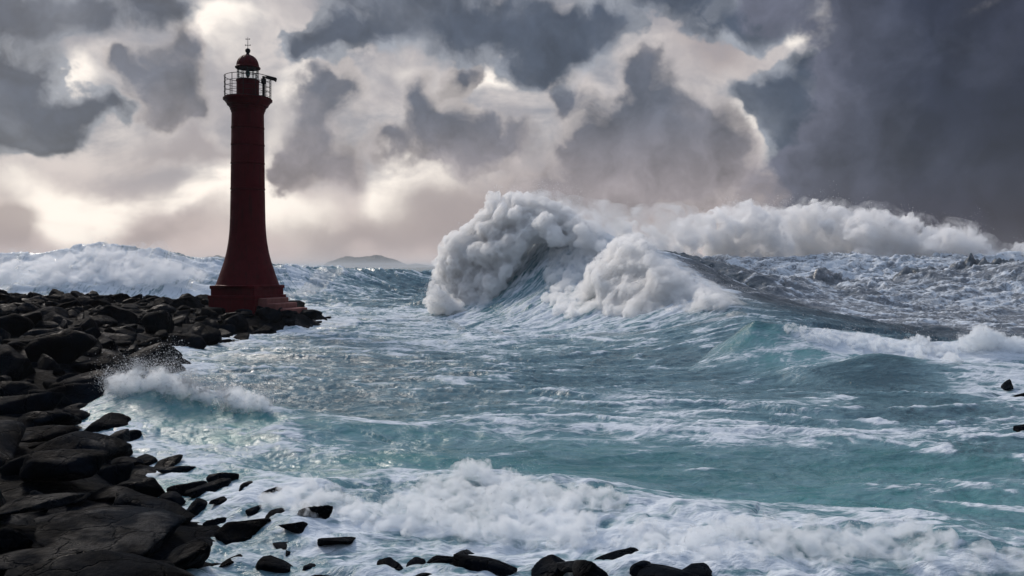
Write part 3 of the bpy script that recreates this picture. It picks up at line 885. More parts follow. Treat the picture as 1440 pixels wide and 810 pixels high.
def to_px(x, y, z): return 720+FPX*x/y, 375-FPX*(z-EYE)/y
placed = []
def add_rock(x, y, r, z=None, sink=.3, me=None, rot=None, sc=(1, 1, 1), name="boulder"):
    if z is None: z = float(land_z(np.array([x]), np.array([y]))[0])
    placed.append(dict(x=x, y=y, r=r, z=z-sink*r*.3, me=me, rot=rot, sc=sc, name=name))
    return placed[-1]
# hand-placed rocks that stand out: (px, py of the foot, distance by ground height, width px, mesh, label)
def spot(px, py, z, wpx, me, label, cat="rock", rot=0.0, sc=(1, 1, 1), up=.25, tilt=(0, 0), name="boulder"):
    p = WG(px, py, z); r = wpx/2/FPX*p.y
    o = link(name, me); o.location = (p.x, p.y, z+up*r); o.scale = (r*sc[0], r*sc[1], r*sc[2]); o.rotation_euler = (tilt[0], tilt[1], rot)
    tag(o, label, cat, "dark rocks of the shore")
    SPOTS.append((p.x, p.y, r))
    return o
SPOTS = []
S_ = SLABS
spot(333, 765, 0.0, 92, ROCKS[5], "blunt black rock standing alone in the foam beside the foreground shelf", rot=.4, sc=(1, 1, 1.25), up=.30)
spot(236, 668, 0.1, 74, S_[1], "long flat black rock reaching out into the water below the small green breaker", rot=.2, sc=(1, .7, 1.0), up=.2)
spot(284, 664, 0.0, 44, S_[2], "low wet rock lying in the water at the tip of the long flat rock", rot=-.2, up=.05)
spot(328, 664, -.05, 60, S_[3], "barely awash rock at the outer end of the row in the water", rot=.1, sc=(1, .6, .7), up=.0)
spot(170, 622, 0.3, 50, ROCKS[3], "rounded black rock at the foot of the small green breaker", rot=.9)
spot(95, 668, 0.8, 150, S_[4], "broad flat-topped black boulder with an overhanging front face", rot=.1, sc=(1, .8, 1.5), up=.2)
spot(235, 524, 0.2, 58, ROCKS[8], "dark boulder at the end of the spur where the spray breaks", rot=.3, sc=(1, 1, .9))
spot(625, 797, 0.05, 60, ROCKS[10], "black rounded rock on the left of the row along the bottom edge", rot=.3, up=.12)
spot(680, 812, .05, 96, S_[0], "wide wet slab in the middle of the row along the bottom edge", rot=-.15, sc=(1, .9, 1.2), up=.25)
spot(858, 812, .0, 96, ROCKS[12], "sharp-edged black rock leaning up out of the foam at the bottom edge", rot=.5, tilt=(.1, -.3), sc=(1.2, .8, .9), up=.12)
spot(940, 815, .32, 100, S_[5], "low slab at the seaward end of the bottom row of rocks", rot=-.2, up=.1)
spot(775, 814, .05, 84, ROCKS[1], "smooth round-backed rock between the slab and the leaning rock", rot=1.0, up=.2)
spot(725, 800, .0, 70, S_[3], "flat black rock behind the slab of the bottom row", rot=.5, up=.1)
spot(812, 800, .32, 60, S_[4], "low dark rock behind the round-backed rock of the bottom row", rot=.1, up=.1)
spot(395, 806, .05, 66, ROCKS[6], "jagged black rock beside the white runnel at the bottom edge", rot=.2, tilt=(.2, -.2), up=.12)
spot(440, 812, .05, 50, ROCKS[14], "small black rock just left of the bottom row", rot=.8, up=.1)
spot(545, 812, .05, 56, ROCKS[15], "small wet rock half buried in foam at the bottom edge", rot=2, up=.1)
spot(490, 815, .05, 60, S_[6], "flat wet stone between two small rocks at the bottom edge", rot=.4, up=.1)
spot(905, 800, .32, 64, ROCKS[4], "dark humped rock behind the leaning rock of the bottom row", rot=.7, up=.12)
spot(975, 812, .32, 56, ROCKS[17], "last low black rock at the seaward end of the bottom row", rot=.2, sc=(1.3, 1, .7), up=.1)
spot(830, 816, .32, 60, ROCKS[19], "small black rock wedged below the leaning rock", rot=1.2, up=.15)
spot(585, 806, .0, 50, ROCKS[18], "low black rock just left of the rounded rock of the bottom row", rot=1.9, up=.1)
spot(655, 790, .0, 46, ROCKS[20], "little pointed rock behind the wide slab of the bottom row", rot=.4, up=.12)
spot(262, 792, .3, 90, ROCKS[16], "dark rock in the dip of the foreground shelf", rot=.4, up=.1)
spot(1436, 528, 0.1, 46, ROCKS[9], "upper black wet rock breaking the surface under the domed splash", rot=.3, up=.3, tilt=(.2, -.3))
spot(1416, 548, 0.1, 34, ROCKS[13], "small black rock in the foam left of the other rocks at the right edge", rot=1.3, up=.2, tilt=(-.2, .2))
spot(1440, 562, 0.1, 40, ROCKS[21], "lower of the two larger black rocks at the right edge below the splash", rot=2.3, up=.2)
spot(1438, 612, 0.0, 34, ROCKS[11], "small black rock awash at the right edge of the water", rot=.3, up=.2)
spot(560, 688, 0.1, 30, ROCKS[2], "small rock showing through the left end of the foam surge", rot=.3, up=.0)
spot(170, 745, .62, 240, S_[6], "largest smooth rock shelf sloping to the water in the near corner", rot=-.25, sc=(1, 1.0, .75), up=.05)
spot(60, 790, .62, 220, S_[7], "dark smooth rock shelf in the lowest corner below the largest shelf", rot=.2, sc=(1, .9, .7), up=.05)
spot(215, 722, .35, 150, S_[0], "tilted rock slab running down to the white runnel", rot=-.5, sc=(1, .7, .8), up=.05)
spot(60, 715, .85, 130, S_[2], "ridged grey slab on the left behind the largest shelf", rot=.6, sc=(1, .8, 1.0), up=.1)

# low stones awash between the near shelf and the surge: nothing tells these apart
ga = np.random.default_rng(21)
for k, (px, py) in enumerate(((300, 705), (322, 722), (352, 706), (378, 722), (300, 748), (388, 748), (418, 764), (372, 786), (450, 748), (470, 778), (432, 736), (336, 792), (316, 690), (404, 782), (356, 738), (292, 770), (264, 700), (250, 742), (280, 724))):
    p = WG(px, py, .05); rr__ = ga.uniform(14, 34)/FPX*p.y
    o = link("boulder", (SLABS if k % 2 else ROCKS)[int(ga.integers(8))])
    zs = float(sea_height(np.array([p.x], np.float32), np.array([p.y], np.float32))[0][0])
    o.location = (p.x, p.y, zs+rr__*ga.uniform(-.30, .04)); o.scale = (rr__*1.25, rr__, rr__*1.1); o.rotation_euler = (ga.normal()*.12, ga.normal()*.12, ga.uniform(0, 6.28))
    tag(o, "low black stone awash between the near rock shelf and the white surge", "rock", "stones awash by the near shelf")
    SPOTS.append((p.x, p.y, rr__))

# the heap: boulders laid side by side over the whole shore
g = np.random.default_rng(5)
grid = {}
def near_ok(x, y, r, k=.72):
    ci, cj = int(x//3), int(y//3)
    for a in range(ci-2, ci+3):
        for b_ in range(cj-2, cj+3):
            for (x2, y2, r2) in grid.get((a, b_), ()):
                if (x-x2)**2+(y-y2)**2 < (k*(r+r2))**2: return False
    return True
def occupy(x, y, r): grid.setdefault((int(x//3), int(y//3)), []).append((x, y, r))
for s_ in SPOTS: occupy(*s_)
cand = []
for rad, n in (((1.4, 2.0), 700), ((1.0, 1.4), 2500), ((.6, .9), 5000), ((.35, .5), 4000)):
    y = 11.5 + 84*g.random(n)**1.25; xx = -.82+ (1.05)*g.random(n)
    x = xx*y; r = g.uniform(*rad, n)*np.interp(y, [12, 22, 50, 95], [.9, 1.05, .95, .85])
    sdist = -poly_sd(x, y, SH)
    for xi, yi, ri, si in zip(x, y, r, sdist):
        if si < ri*.15 or si > 40: continue
        if (xi-LHX)**2+(yi-LH_Y)**2 < 3.3**2: continue
        if yi > 74 and rad[0] < .5: continue
        if xi > -5.5 and yi < 16.5 and ri > .34: continue
        if near_ok(xi, yi, ri): occupy(xi, yi, ri); cand.append((xi, yi, ri, si))
zz = land_z(np.array([c[0] for c in cand]), np.array([c[1] for c in cand]))
items = []
for (x, y, r, si), z in zip(cand, zz):
    px, py = to_px(x, y, z)
    inview = -60 < px < 1500 and py < 850
    items.append((r/y if inview else 0, x, y, r, z, si))
items.sort(reverse=True)
ZONES = [
 (lambda x, y, s: y < 19, "black wet rock of the near shelf in the lower corner below the small breaker", "rocks of the near shelf"),
 (lambda x, y, s: s < 2.2 and y < 46, "black boulder at the water's edge beside the small green breaker", "boulders at the water's edge"),
 (lambda x, y, s: y < 34, "large dark rounded boulder on the near slope of the breakwater", "boulders on the near slope"),
 (lambda x, y, s: x > LHX-7 and y > 52, "dark boulder of the rocky point around the lighthouse plinth", "boulders round the lighthouse"),
 (lambda x, y, s: s < 5, "dark wet boulder on the seaward flank of the breakwater between lighthouse and small breaker", "boulders on the seaward flank"),
 (lambda x, y, s: True, "dull blue-black boulder in the heap on top of the breakwater", "boulders on top of the breakwater")]
heapv, heapf, off = [], [], 0
g2 = np.random.default_rng(8)
for k, (key, x, y, r, z, si) in enumerate(items):
    rot = Matrix.Rotation(g2.uniform(0, 6.28), 3, 'Z') @ Matrix.Rotation(g2.normal()*.16, 3, 'X') @ Matrix.Rotation(g2.normal()*.16, 3, 'Y')
    sc = np.array([g2.uniform(.95, 1.25), g2.uniform(.8, 1.05), g2.uniform(.75, 1.15)])*r
    if k < 252 and key > 0:
        me = ROCKS[int(g2.integers(len(ROCKS)))]
        o = bpy.data.objects.new("boulder", me); COL.objects.link(o)
        o.location = (x, y, z - .05*r); o.rotation_euler = rot.to_euler(); o.scale = sc
        for fn, lab, grp in ZONES:
            if fn(x, y, si): tag(o, lab, "rock", grp); break
    else:
        q, f = rock_shape(int(g2.integers(400, 420)), base=ICO2, flat=.68)
        v = (q*sc) @ np.array(rot).T + np.array([x, y, z-.05*r])
        heapv.append(v); heapf.append(f+off); off += len(v)
if heapv:
    o = link("boulder_heap", mesh_np("boulder_heap", np.concatenate(heapv), np.concatenate(heapf)), M_ROCK)
    tag(o, "far mass of small dark boulders on the breakwater", "boulders", kind="stuff")
print("boulders", len(items))

# ------------------------------------------------------------------ breaking foam and spray
def foam_mat(name, col=(0.82, 0.83, 0.84), silt=(0.50, 0.46, 0.40), siltk=.35, sc=1.0):
    m, T, b, out = new_mat(name)
    pos = T.node('ShaderNodeNewGeometry').outputs['Position']
    n1 = T.noise(pos, .35*sc, 5, .6); n2 = T.noise(pos, 2.4*sc, 6, .65); n3 = T.noise(pos, 9.0*sc, 5, .65)
    c = T.mix(T.maprange(n1, .45, .75, 0, siltk), col, silt)
    c = T.mix(T.maprange(n2, .55, .75, 0, siltk*.8), c, silt)
    T.put(b.inputs['Base Color'], c)
    b.inputs['Roughness'].default_value = .8
    b.inputs['Specular IOR Level'].default_value = .12
    hh = T.math('ADD', T.math('MULTIPLY', n2, .6), T.math('MULTIPLY', n3, .3))
    T.put(b.inputs['Normal'], bump(T, hh, .7, .35/sc))
    tr = T.node('ShaderNodeBsdfTranslucent'); T.put(tr.inputs[0], c)
    mx = T.node('ShaderNodeMixShader'); mx.inputs[0].default_value = .28
    T.l.new(b.outputs[0], mx.inputs[1]); T.l.new(tr.outputs[0], mx.inputs[2]); T.l.new(mx.outputs[0], out.inputs['Surface'])
    return m
M_FOAM = foam_mat("breaking_foam")
M_FOAMN = foam_mat("surge_foam", siltk=.18, sc=3.0)
M_FOAMF = foam_mat("far_spray", col=(.80, .80, .81), siltk=.15, sc=.6)

def mist_mat(name, dens, scale=0, lo=.40, hi=.62, col=(.985, .985, .985), rate=.25, aniso=.1, floor=.15, stretch=(1, 1, 1)):
    """spray in the air: a real volume of fine drops"""
    m = bpy.data.materials.new(name); m.use_nodes = True
    T = NT(m.node_tree); T.n.clear()
    out = T.node('ShaderNodeOutputMaterial')
    v = T.node('ShaderNodeVolumePrincipled')
    v.inputs['Color'].default_value = (*col, 1); v.inputs['Anisotropy'].default_value = aniso
    v.inputs['Density'].default_value = dens
    if scale:
        pos = T.node('ShaderNodeNewGeometry').outputs['Position']
        n = T.noise(T.mapping(pos, scale=stretch), scale, 5, .66, dist=.8)
        T.put(v.inputs['Density'], T.maprange(n, lo, hi, dens*floor, dens))
    T.l.new(v.outputs[0], out.inputs['Volume'])
    m.cycles.volume_step_rate = rate
    return m
M_FOAM = mist_mat("breaking_foam", 3.6, scale=1.6, lo=.36, hi=.60, floor=.10, col=(.996, .994, .990), aniso=.3, rate=.22)
M_FOAMN = mist_mat("surge_foam", 12.0, scale=3.0, lo=.44, hi=.66, floor=.03, col=(.945, .962, .973), aniso=.3, rate=.22)  # bluish grey colour stands in for the shade over the near foam
M_FOAMF = mist_mat("far_spray", 1.8, scale=.4, lo=.43, hi=.64, floor=.03, col=(.996, .995, .994), aniso=.3, rate=.22)
M_MIST = mist_mat("drifting_mist", .85, scale=.6, lo=.46, hi=.72, floor=0.0)
M_MISTF = mist_mat("far_drifting_mist", .30, scale=.25, lo=.46, hi=.72, floor=0.0)

_UV = {}
def balls_to_mesh(balls, voxel):
    """one closed skin round many balls"""
    v, f = ICO1
    vs = np.concatenate([v*r + np.array(c) for c, r in balls]); fs = np.concatenate([f+len(v)*k for k in range(len(balls))])
    me = mesh_np("tmp_balls", vs, fs)
    o = bpy.data.objects.new("tmp_balls", me); COL.objects.link(o)
    md = o.modifiers.new("r", 'REMESH'); md.mode = 'VOXEL'; md.voxel_size = voxel
    dg = bpy.context.evaluated_depsgraph_get(); ev = o.evaluated_get(dg)
    em = ev.to_mesh()
    n = len(em.vertices); co = np.empty(n*3, np.float32); em.vertices.foreach_get('co', co)
    fl = np.array([p.vertices[:] for p in em.polygons], np.int32)
    ev.to_mesh_clear()
    bpy.data.objects.remove(o); bpy.data.meshes.remove(me)
    return co.reshape(-1, 3), fl
ICO1 = ico(2)
def remesh(v, f, voxel):
    me = mesh_np("tmp_skin", v, f)
    o = bpy.data.objects.new("tmp_skin", me); COL.objects.link(o)
    md = o.modifiers.new("r", 'REMESH'); md.mode = 'VOXEL'; md.voxel_size = voxel
    ev = o.evaluated_get(bpy.context.evaluated_depsgraph_get()); em = ev.to_mesh()
    n = len(em.vertices); co = np.empty(n*3, np.float32); em.vertices.foreach_get('co', co)
    nl = len(em.loops); fl = np.empty(nl, np.int32); em.loops.foreach_get('vertex_index', fl)
    ev.to_mesh_clear(); bpy.data.objects.remove(o); bpy.data.meshes.remove(me)
    return co.reshape(-1, 3), fl.reshape(-1, 4)
def main_pieces(v, f, least=.04):
    """drop crumbs: keep the pieces of skin with a fair share of the whole"""
    lab = np.arange(len(v))
    while True:
        m = lab[f].min(1); new = lab.copy()
        for k in range(4): np.minimum.at(new, f[:, k], m)
        new = new[new]
        if (new == lab).all(): break
        lab = new
    cnt = np.bincount(lab, minlength=len(v)); keep = cnt[lab] >= least*len(v)
    idx = np.cumsum(keep)-1
    return v[keep], idx[f[keep[f[:, 0]]]].astype(np.int32)
def ray_surface(px, py, y0=9.0, y1=210.0, n=900):
    """distance at which the sight line through each photograph point meets the water"""
    px = np.asarray(px, np.float32); py = np.asarray(py, np.float32)
    yy = np.geomspace(y0, y1, n).astype(np.float32)
    Y = np.broadcast_to(yy, (len(px), n)); X = (px[:, None]-720)/FPX*Y; Z = EYE+(375-py[:, None])/FPX*Y
    h = sea_height(np.ascontiguousarray(X).ravel(), np.ascontiguousarray(Y).ravel())[0].reshape(Y.shape)
    below = Z < h
    return np.where(below.any(1), yy[np.argmax(below, 1)], np.nan)
def on_water(poly, n, rpx, seed, lift=.2, y0=9.0):
    """balls half sunk in the water surface inside an outline"""
    g = np.random.default_rng(seed); P = np.array(poly, np.float32); lo, hi = P.min(0), P.max(0)
    xs = g.uniform(lo[0], hi[0], n*4); ys = g.uniform(lo[1], hi[1], n*4)
    ok = poly_sd(xs, ys, P) < 0; xs, ys = xs[ok][:n], ys[ok][:n]
    Y = ray_surface(xs, ys, y0); out = []
    for x, y, d in zip(xs, ys, Y):
        if d != d: continue
        r = g.uniform(*rpx)/FPX*d; p = W(x, y, d)
        out.append(((p.x, p.y, p.z+lift*r), r))
    return out
def normals(v, f):
    a = v[f[:, 2]]-v[f[:, 0]]; b_ = v[f[:, 3]]-v[f[:, 1]]
    fn = np.cross(a, b_); n = np.zeros_like(v)
    for k in range(4): np.add.at(n, f[:, k], fn)
    return n/np.maximum(np.linalg.norm(n, axis=1), 1e-9)[:, None]
def relax(v, f, it=3, k=.5):
    e = np.concatenate([f[:, [0, 1]], f[:, [1, 2]], f[:, [2, 3]], f[:, [3, 0]]])
    cnt = np.bincount(e[:, 0], minlength=len(v)) + np.bincount(e[:, 1], minlength=len(v))
    for _ in range(it):
        s = np.stack([np.bincount(e[:, 0], v[e[:, 1], c], len(v)) + np.bincount(e[:, 1], v[e[:, 0], c], len(v)) for c in range(3)], 1)
        v = v*(1-k) + k*s/np.maximum(cnt, 1)[:, None]
    return v
def billow(v, f, amps, seed, stretch=(1, 1, 1)):
    """tear the skin at several sizes, as churning water does: rounded lumps first, ragged shreds last"""
    st = np.array(stretch)
    for k, (a, sc) in enumerate(amps):
        n = normals(v, f)
        wv = v*st + np.stack([fbm3(v*st, .6/sc, 2, off=seed+3+c*11) for c in range(3)], 1)*sc*.5
        lump = fbm3(wv, 1.0/sc, 3, .5, mode='billow', off=seed)*2.2-.45
        shred = fbm3(wv, 1.1/sc, 5, .62, off=seed+50)*1.5
        wl = (.2, .1, .05, 0)[min(k, 3)]
        v = v + n*(a*(wl*lump+(1-wl)*shred))[:, None]
    return v.astype(np.float32)

def in_poly(px, py, P):
    return poly_sd(np.array([px], float), np.array([py], float), P)[0] < 0
def fill(poly, Yf, n, rpx, seed, thick=0.0, sink=0.0):
    """balls filling an outline seen from the shore; Yf(px, py) is their distance, thick their spread in depth"""
    g = np.random.default_rng(seed); P = np.array(poly, np.float32)
    lo, hi = P.min(0), P.max(0); out = []
    m = n*14
    xs = g.uniform(lo[0], hi[0], m); ys = g.uniform(lo[1], hi[1], m)
    sd_ = -poly_sd(xs, ys, P)
    for x, y, s_ in zip(xs, ys, sd_):
        if s_ < rpx[0]*.55: continue
        r = min(g.uniform(*rpx), s_*1.05)
        Y = Yf(x, y) + g.uniform(-thick, thick)
        out.append((tuple(W(x, y, Y)), r/FPX*Y))
        if len(out) >= n: break
    return out
def foam_mass(name, balls, voxel, amps, mat, parent=None, seed=0, stretch=(1, 1, 1), smooth=4):
    v, f = balls_to_mesh(balls, voxel)
    v = relax(v, f, smooth)
    v = billow(v, f, amps, seed, stretch)
    v, f = main_pieces(*remesh(v, f, voxel*.62), .01)
    v = relax(v, f, 1, .35)
    o = link(name, mesh_np(name, v, f), mat, parent)
    return o, v, f
TET_V = np.array([(1, 1, 1), (-1, -1, 1), (-1, 1, -1), (1, -1, -1)], np.float32)/1.7
TET_F = np.array([(0, 1, 2), (0, 3, 1), (0, 2, 3), (1, 3, 2)], np.int32)
def droplets(name, v, f, n, size, reach, mat, parent, seed, wind=(0, 0, 0), up=.3, sel=None, clump=.5, long=(1, 1, 1), power=2.2, direc=None):
    """flying drops torn off a foam skin: many tiny solids that thin out with height"""
    g = np.random.default_rng(seed)
    nn = normals(v, f)
    idx = g.integers(len(v), size=n*4)
    c = fbm3(v[idx], clump, 3, .55, off=seed*1.3)
    w = sstep(c, -.05, .35)*.95+.05
    w *= np.clip(nn[idx][:, 2]*.8+.45, 0, 1)
    if sel is not None: w *= sel(v[idx], nn[idx])
    idx = idx[g.random(len(idx)) < w][:n]; n = len(idx)
    t = g.random(n)**power * reach * (.35+.65*sstep(fbm3(v[idx], clump*.6, 2, off=9.0), -.25, .4))
    d = nn[idx] + np.array([0, 0, up]) + g.normal(size=(n, 3))*.45
    if direc is not None: d = d*.5 + np.array(direc)
    d /= np.linalg.norm(d, axis=1)[:, None]
    p = v[idx] + d*t[:, None] + np.array(wind)*t[:, None] - np.array([0, 0, .25])*(t**2)[:, None]*.0
    s = size*np.exp(g.normal(size=n)*.5)*(1-.4*t/reach)
    a = g.uniform(0, 6.28, n); ca, sa = np.cos(a), np.sin(a)
    tv = TET_V*np.array(long, np.float32)
    vv = np.empty((n, 4, 3), np.float32)
    vv[:, :, 0] = (tv[None, :, 0]*ca[:, None]-tv[None, :, 1]*sa[:, None])*s[:, None]+p[:, None, 0]
    vv[:, :, 1] = (tv[None, :, 0]*sa[:, None]+tv[None, :, 1]*ca[:, None])*s[:, None]+p[:, None, 1]
    vv[:, :, 2] = tv[None, :, 2]*s[:, None]+p[:, None, 2]
    ff = (TET_F[None]+4*np.arange(n)[:, None, None]).reshape(-1, 3)
    o = link(name, mesh_np(name, vv.reshape(-1, 3), ff, smooth=False), mat, parent)
    o["kind"] = "stuff"
    return o
def drop_mat():
    m, T, b, out = new_mat("flying_spray")
    df = T.node('ShaderNodeBsdfDiffuse'); df.inputs[0].default_value = (.86, .87, .88, 1)
    tr = T.node('ShaderNodeBsdfTranslucent'); tr.inputs[0].default_value = (.86, .87, .88, 1)
    mx = T.node('ShaderNodeMixShader'); mx.inputs[0].default_value = .5
    T.l.new(df.outputs[0], mx.inputs[1]); T.l.new(tr.outputs[0], mx.inputs[2]); T.l.new(mx.outputs[0], out.inputs['Surface'])
    return m
M_DROP = drop_mat()
def mist(name, balls, voxel, mat, parent, seed, amp=1.0):
    v, f = balls_to_mesh(balls, voxel)
    v = relax(v, f, 4); n = normals(v, f)
    v = v + n*(amp*fbm3(v, .3/max(amp, .3), 4, .55, off=seed))[:, None]
    v, f = main_pieces(*remesh(v, f, voxel), .08)
    o = link(name, mesh_np(name, v, f), mat, parent); o["kind"] = "stuff"
    return o

# ---- the great plunging breaker
p0 = W(760, 450, 86)
big = empty("breaking_wave", (p0.x, p0.y, 0)); big_inv = Vector((-p0.x, -p0.y, 0))
def under(root):
    """children are modelled in world metres; hang them under their wave without moving them"""
    for c in root.children: c.location = -root.location
tag(big, "great plunging breaker curling left into a white exploding lip beside the lighthouse", "wave")
Yb = lambda x, y: 86 - (x-700)*.055 + (y-360)*-.02
lip = fill([(612, 420), (606, 372), (622, 340), (648, 318), (672, 296), (705, 284), (745, 285), (790, 300), (835, 312), (862, 338), (846, 356), (815, 352), (790, 350), (765, 342), (744, 346),
            (730, 376), (712, 412), (690, 442), (668, 446), (640, 440)], Yb, 520, (6, 16), 3, thick=3.0)
o, v, f = foam_mass("lip", lip, .20, ((1.1, 2.6), (.5, 1.1), (.34, .5), (.26, .24)), M_FOAM, big, 2, smooth=30)
LIPV, LIPF = v, f
droplets("spray", v, f, 16000, .018, 2.0, M_DROP, big, 5, wind=(.35, 0, .1), up=.5)
shreds = on_water([(778, 350), (805, 336), (850, 345), (848, 400), (825, 446), (785, 444), (764, 424), (772, 390)], 240, (4, 10), 41, .1, 50)
foam_mass("face_foam", shreds, .16, ((.7, 1.6), (.5, .7), (.25, .35)), M_FOAM, big, 42)
plume = fill([(672, 300), (684, 276), (700, 268), (730, 274), (770, 280), (812, 300), (850, 322), (862, 338), (800, 318), (740, 304)], lambda x, y: 87-(x-700)*.05, 90, (6, 12), 4, thick=2.0)
o, v, f = foam_mass("crest_plume", plume, .22, ((1.2, 2.2), (.9, 1.1), (.5, .5), (.28, .25)), M_FOAM, big, 6)
droplets("spray", v, f, 16000, .018, 2.6, M_DROP, big, 7, wind=(.6, 0, .25), up=.7)
foot = fill([(596, 438), (592, 420), (606, 398), (625, 400), (650, 430), (700, 442), (690, 450), (640, 448)], lambda x, y: 84, 130, (3, 8), 8, thick=1.8)
o, v, f = foam_mass("splash", foot, .2, ((.9, 1.6), (.6, .7), (.35, .35)), M_FOAM, big, 9)
droplets("spray", v, f, 9000, .018, 1.8, M_DROP, big, 9, wind=(-.3, 0, 0), up=.6)
mist("drifting_mist", [((c[0]+.8, c[1], c[2]+.5), r*1.35) for c, r in lip[::2]+plume], .4, M_MIST, big, 3, 1.6)
veil_ = fill([(690, 300), (720, 266), (780, 262), (850, 276), (930, 284), (1000, 292), (1000, 335), (920, 350), (850, 345), (780, 310)], lambda x, y: 100+(x-700)*.05, 120, (10, 22), 77, thick=3)
mist("blown_spray", veil_, .6, mist_mat("blown_spray", .45, scale=.28, lo=.44, hi=.72, floor=0.0), big, 11, 2.0)
under(big)

# ---- the second foam pile nearer the viewer
p0 = W(930, 430, 66)
pile = empty("collapsing_wave", (p0.x, p0.y, 0))
tag(pile, "tumbling white foam pile collapsing in front of the dark shoulder beside the curling lip", "wave")
Yp = lambda x, y: 70.5 - (x-860)*.052 - (y-380)*.045
pl = fill([(806, 408), (822, 378), (850, 352), (862, 336), (890, 326), (918, 336), (936, 362), (962, 388), (1000, 408), (1040, 426), (1072, 442), (1056, 452), (1000, 456), (950, 462), (900, 470), (866, 462),
           (846, 440)], Yp, 480, (5, 15), 13, thick=1.5)
o, v, f = foam_mass("foam_head", pl, .18, ((1.0, 2.4), (.45, 1.0), (.3, .45), (.24, .22)), M_FOAM, pile, 14, smooth=28)
droplets("spray", v, f, 16000, .016, 1.6, M_DROP, pile, 15, wind=(.5, 0, .1), up=.5)
mist("drifting_mist", [((c[0]+.5, c[1], c[2]+.3), r*1.3) for c, r in pl[::2]], .35, M_MIST, pile, 16, 1.2)
veil_ = fill([(900, 340), (940, 350), (1000, 390), (1070, 436), (1090, 452), (1040, 462), (960, 462), (900, 440)], lambda x, y: 66-(x-930)*.05, 90, (9, 18), 78, thick=1.2)
mist("blown_spray", veil_, .4, mist_mat("low_blown_spray", .9, scale=.5, lo=.42, hi=.70, floor=.05), pile, 17, 1.0)
under(pile)

# ---- bank of spray on the far breakers to the right
p0 = W(1180, 380, 165)
bank = empty("far_breaker", (p0.x, p0.y, 0))
tag(bank, "long bank of white spray thrown up by far breakers under the dark storm cloud", "wave")
Yk = lambda x, y: 165 - (x-1180)*.01
bk = (fill([(842, 336), (866, 304), (900, 312), (930, 322), (962, 304), (990, 296), (1000, 330), (980, 372), (900, 372)], lambda x, y: 150, 170, (4, 12), 23, thick=3)
      + fill([(960, 320), (990, 298), (1020, 288), (1036, 282), (1056, 290), (1100, 296), (1120, 330), (1100, 380), (1000, 378)], lambda x, y: 160, 260, (4, 14), 24, thick=4)
      + fill([(1070, 320), (1090, 292), (1120, 286), (1150, 282), (1176, 286), (1200, 296), (1250, 312), (1240, 384), (1100, 384)], lambda x, y: 172, 320, (4, 14), 25, thick=4)
      + fill([(1180, 320), (1200, 294), (1236, 292), (1262, 300), (1290, 304), (1310, 316), (1350, 336), (1340, 386), (1200, 384)], lambda x, y: 164, 300, (4, 13), 26, thick=4)
      + fill([(1290, 340), (1320, 316), (1346, 318), (1376, 320), (1388, 334), (1400, 350), (1420, 388), (1300, 388)], lambda x, y: 156, 200, (4, 11), 27, thick=3)
      + fill([(1380, 360), (1410, 346), (1440, 340), (1480, 346), (1500, 360), (1500, 394), (1390, 390)], lambda x, y: 152, 120, (4, 10), 28, thick=3))
o, v, f = foam_mass("spray_bank", bk, .45, ((1.6, 5.0), (1.8, 2.4), (1.5, 1.1), (.8, .5)), M_FOAMF, bank, 24, stretch=(1, 1, .55), smooth=10)
droplets("spray", v, f, 20000, .035, 4.0, M_DROP, bank, 25, wind=(.35, 0, .3), up=.8, clump=.25)
mist("drifting_mist", [((c[0]+1, c[1], c[2]+1.5), r*1.15) for c, r in bk[::2]], .9, M_MISTF, bank, 26, 2.5)
under(bank)

# ---- breaker behind the breakwater
p0 = W(130, 390, 128)
fb = empty("breaker_beyond", (p0.x, p0.y, 0))
tag(fb, "broken wave with blown spray rolling in behind the breakwater, left of the lighthouse", "wave")
ff_ = fill([(-120, 392), (-60, 376), (0, 366), (60, 362), (100, 354), (126, 342), (146, 338), (170, 348), (200, 356), (240, 366), (300, 376), (310, 394), (200, 404), (0, 404), (-120, 404)],
           lambda x, y: 123-(y-370)*.18, 420, (4, 10), 33, thick=.8)
o, v, f = foam_mass("foam_head", ff_, .3, ((1.0, 2.6), (.6, 1.2), (.3, .6)), M_FOAMF, fb, 34, stretch=(1.6, 1, .45))
droplets("spray", v, f, 16000, .025, 3.0, M_DROP, fb, 35, wind=(.3, 0, .2), up=.7, clump=.3)
mist("drifting_mist", [((c[0]+.8, c[1], c[2]+1.0), r*2.1) for c, r in ff_[::2]], .6, M_MISTF, fb, 36, 2.0)
under(fb)

# ---- little breaker on the rocks
p0 = W(260, 575, 28.5)
lb = empty("small_breaker", (p0.x, p0.y, 0))
tag(lb, "small green breaker with a white splashing crest hitting the near rocks", "wave")
l1 = fill([(148, 562), (150, 534), (168, 525), (190, 518), (206, 520), (222, 512), (250, 530), (275, 545), (300, 552), (322, 545), (345, 547), (372, 562), (392, 584), (360, 590), (310, 588), (265, 580), (220, 566), (180, 566)],
          lambda x, y: 29.1-(x-200)*.009, 340, (5, 13), 43, thick=.5)
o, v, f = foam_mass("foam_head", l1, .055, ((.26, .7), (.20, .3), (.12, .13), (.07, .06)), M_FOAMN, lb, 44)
droplets("spray", v, f, 50000, .010, 1.3, M_DROP, lb, 45, up=1.0, clump=1.4, power=1.8)
under(lb)

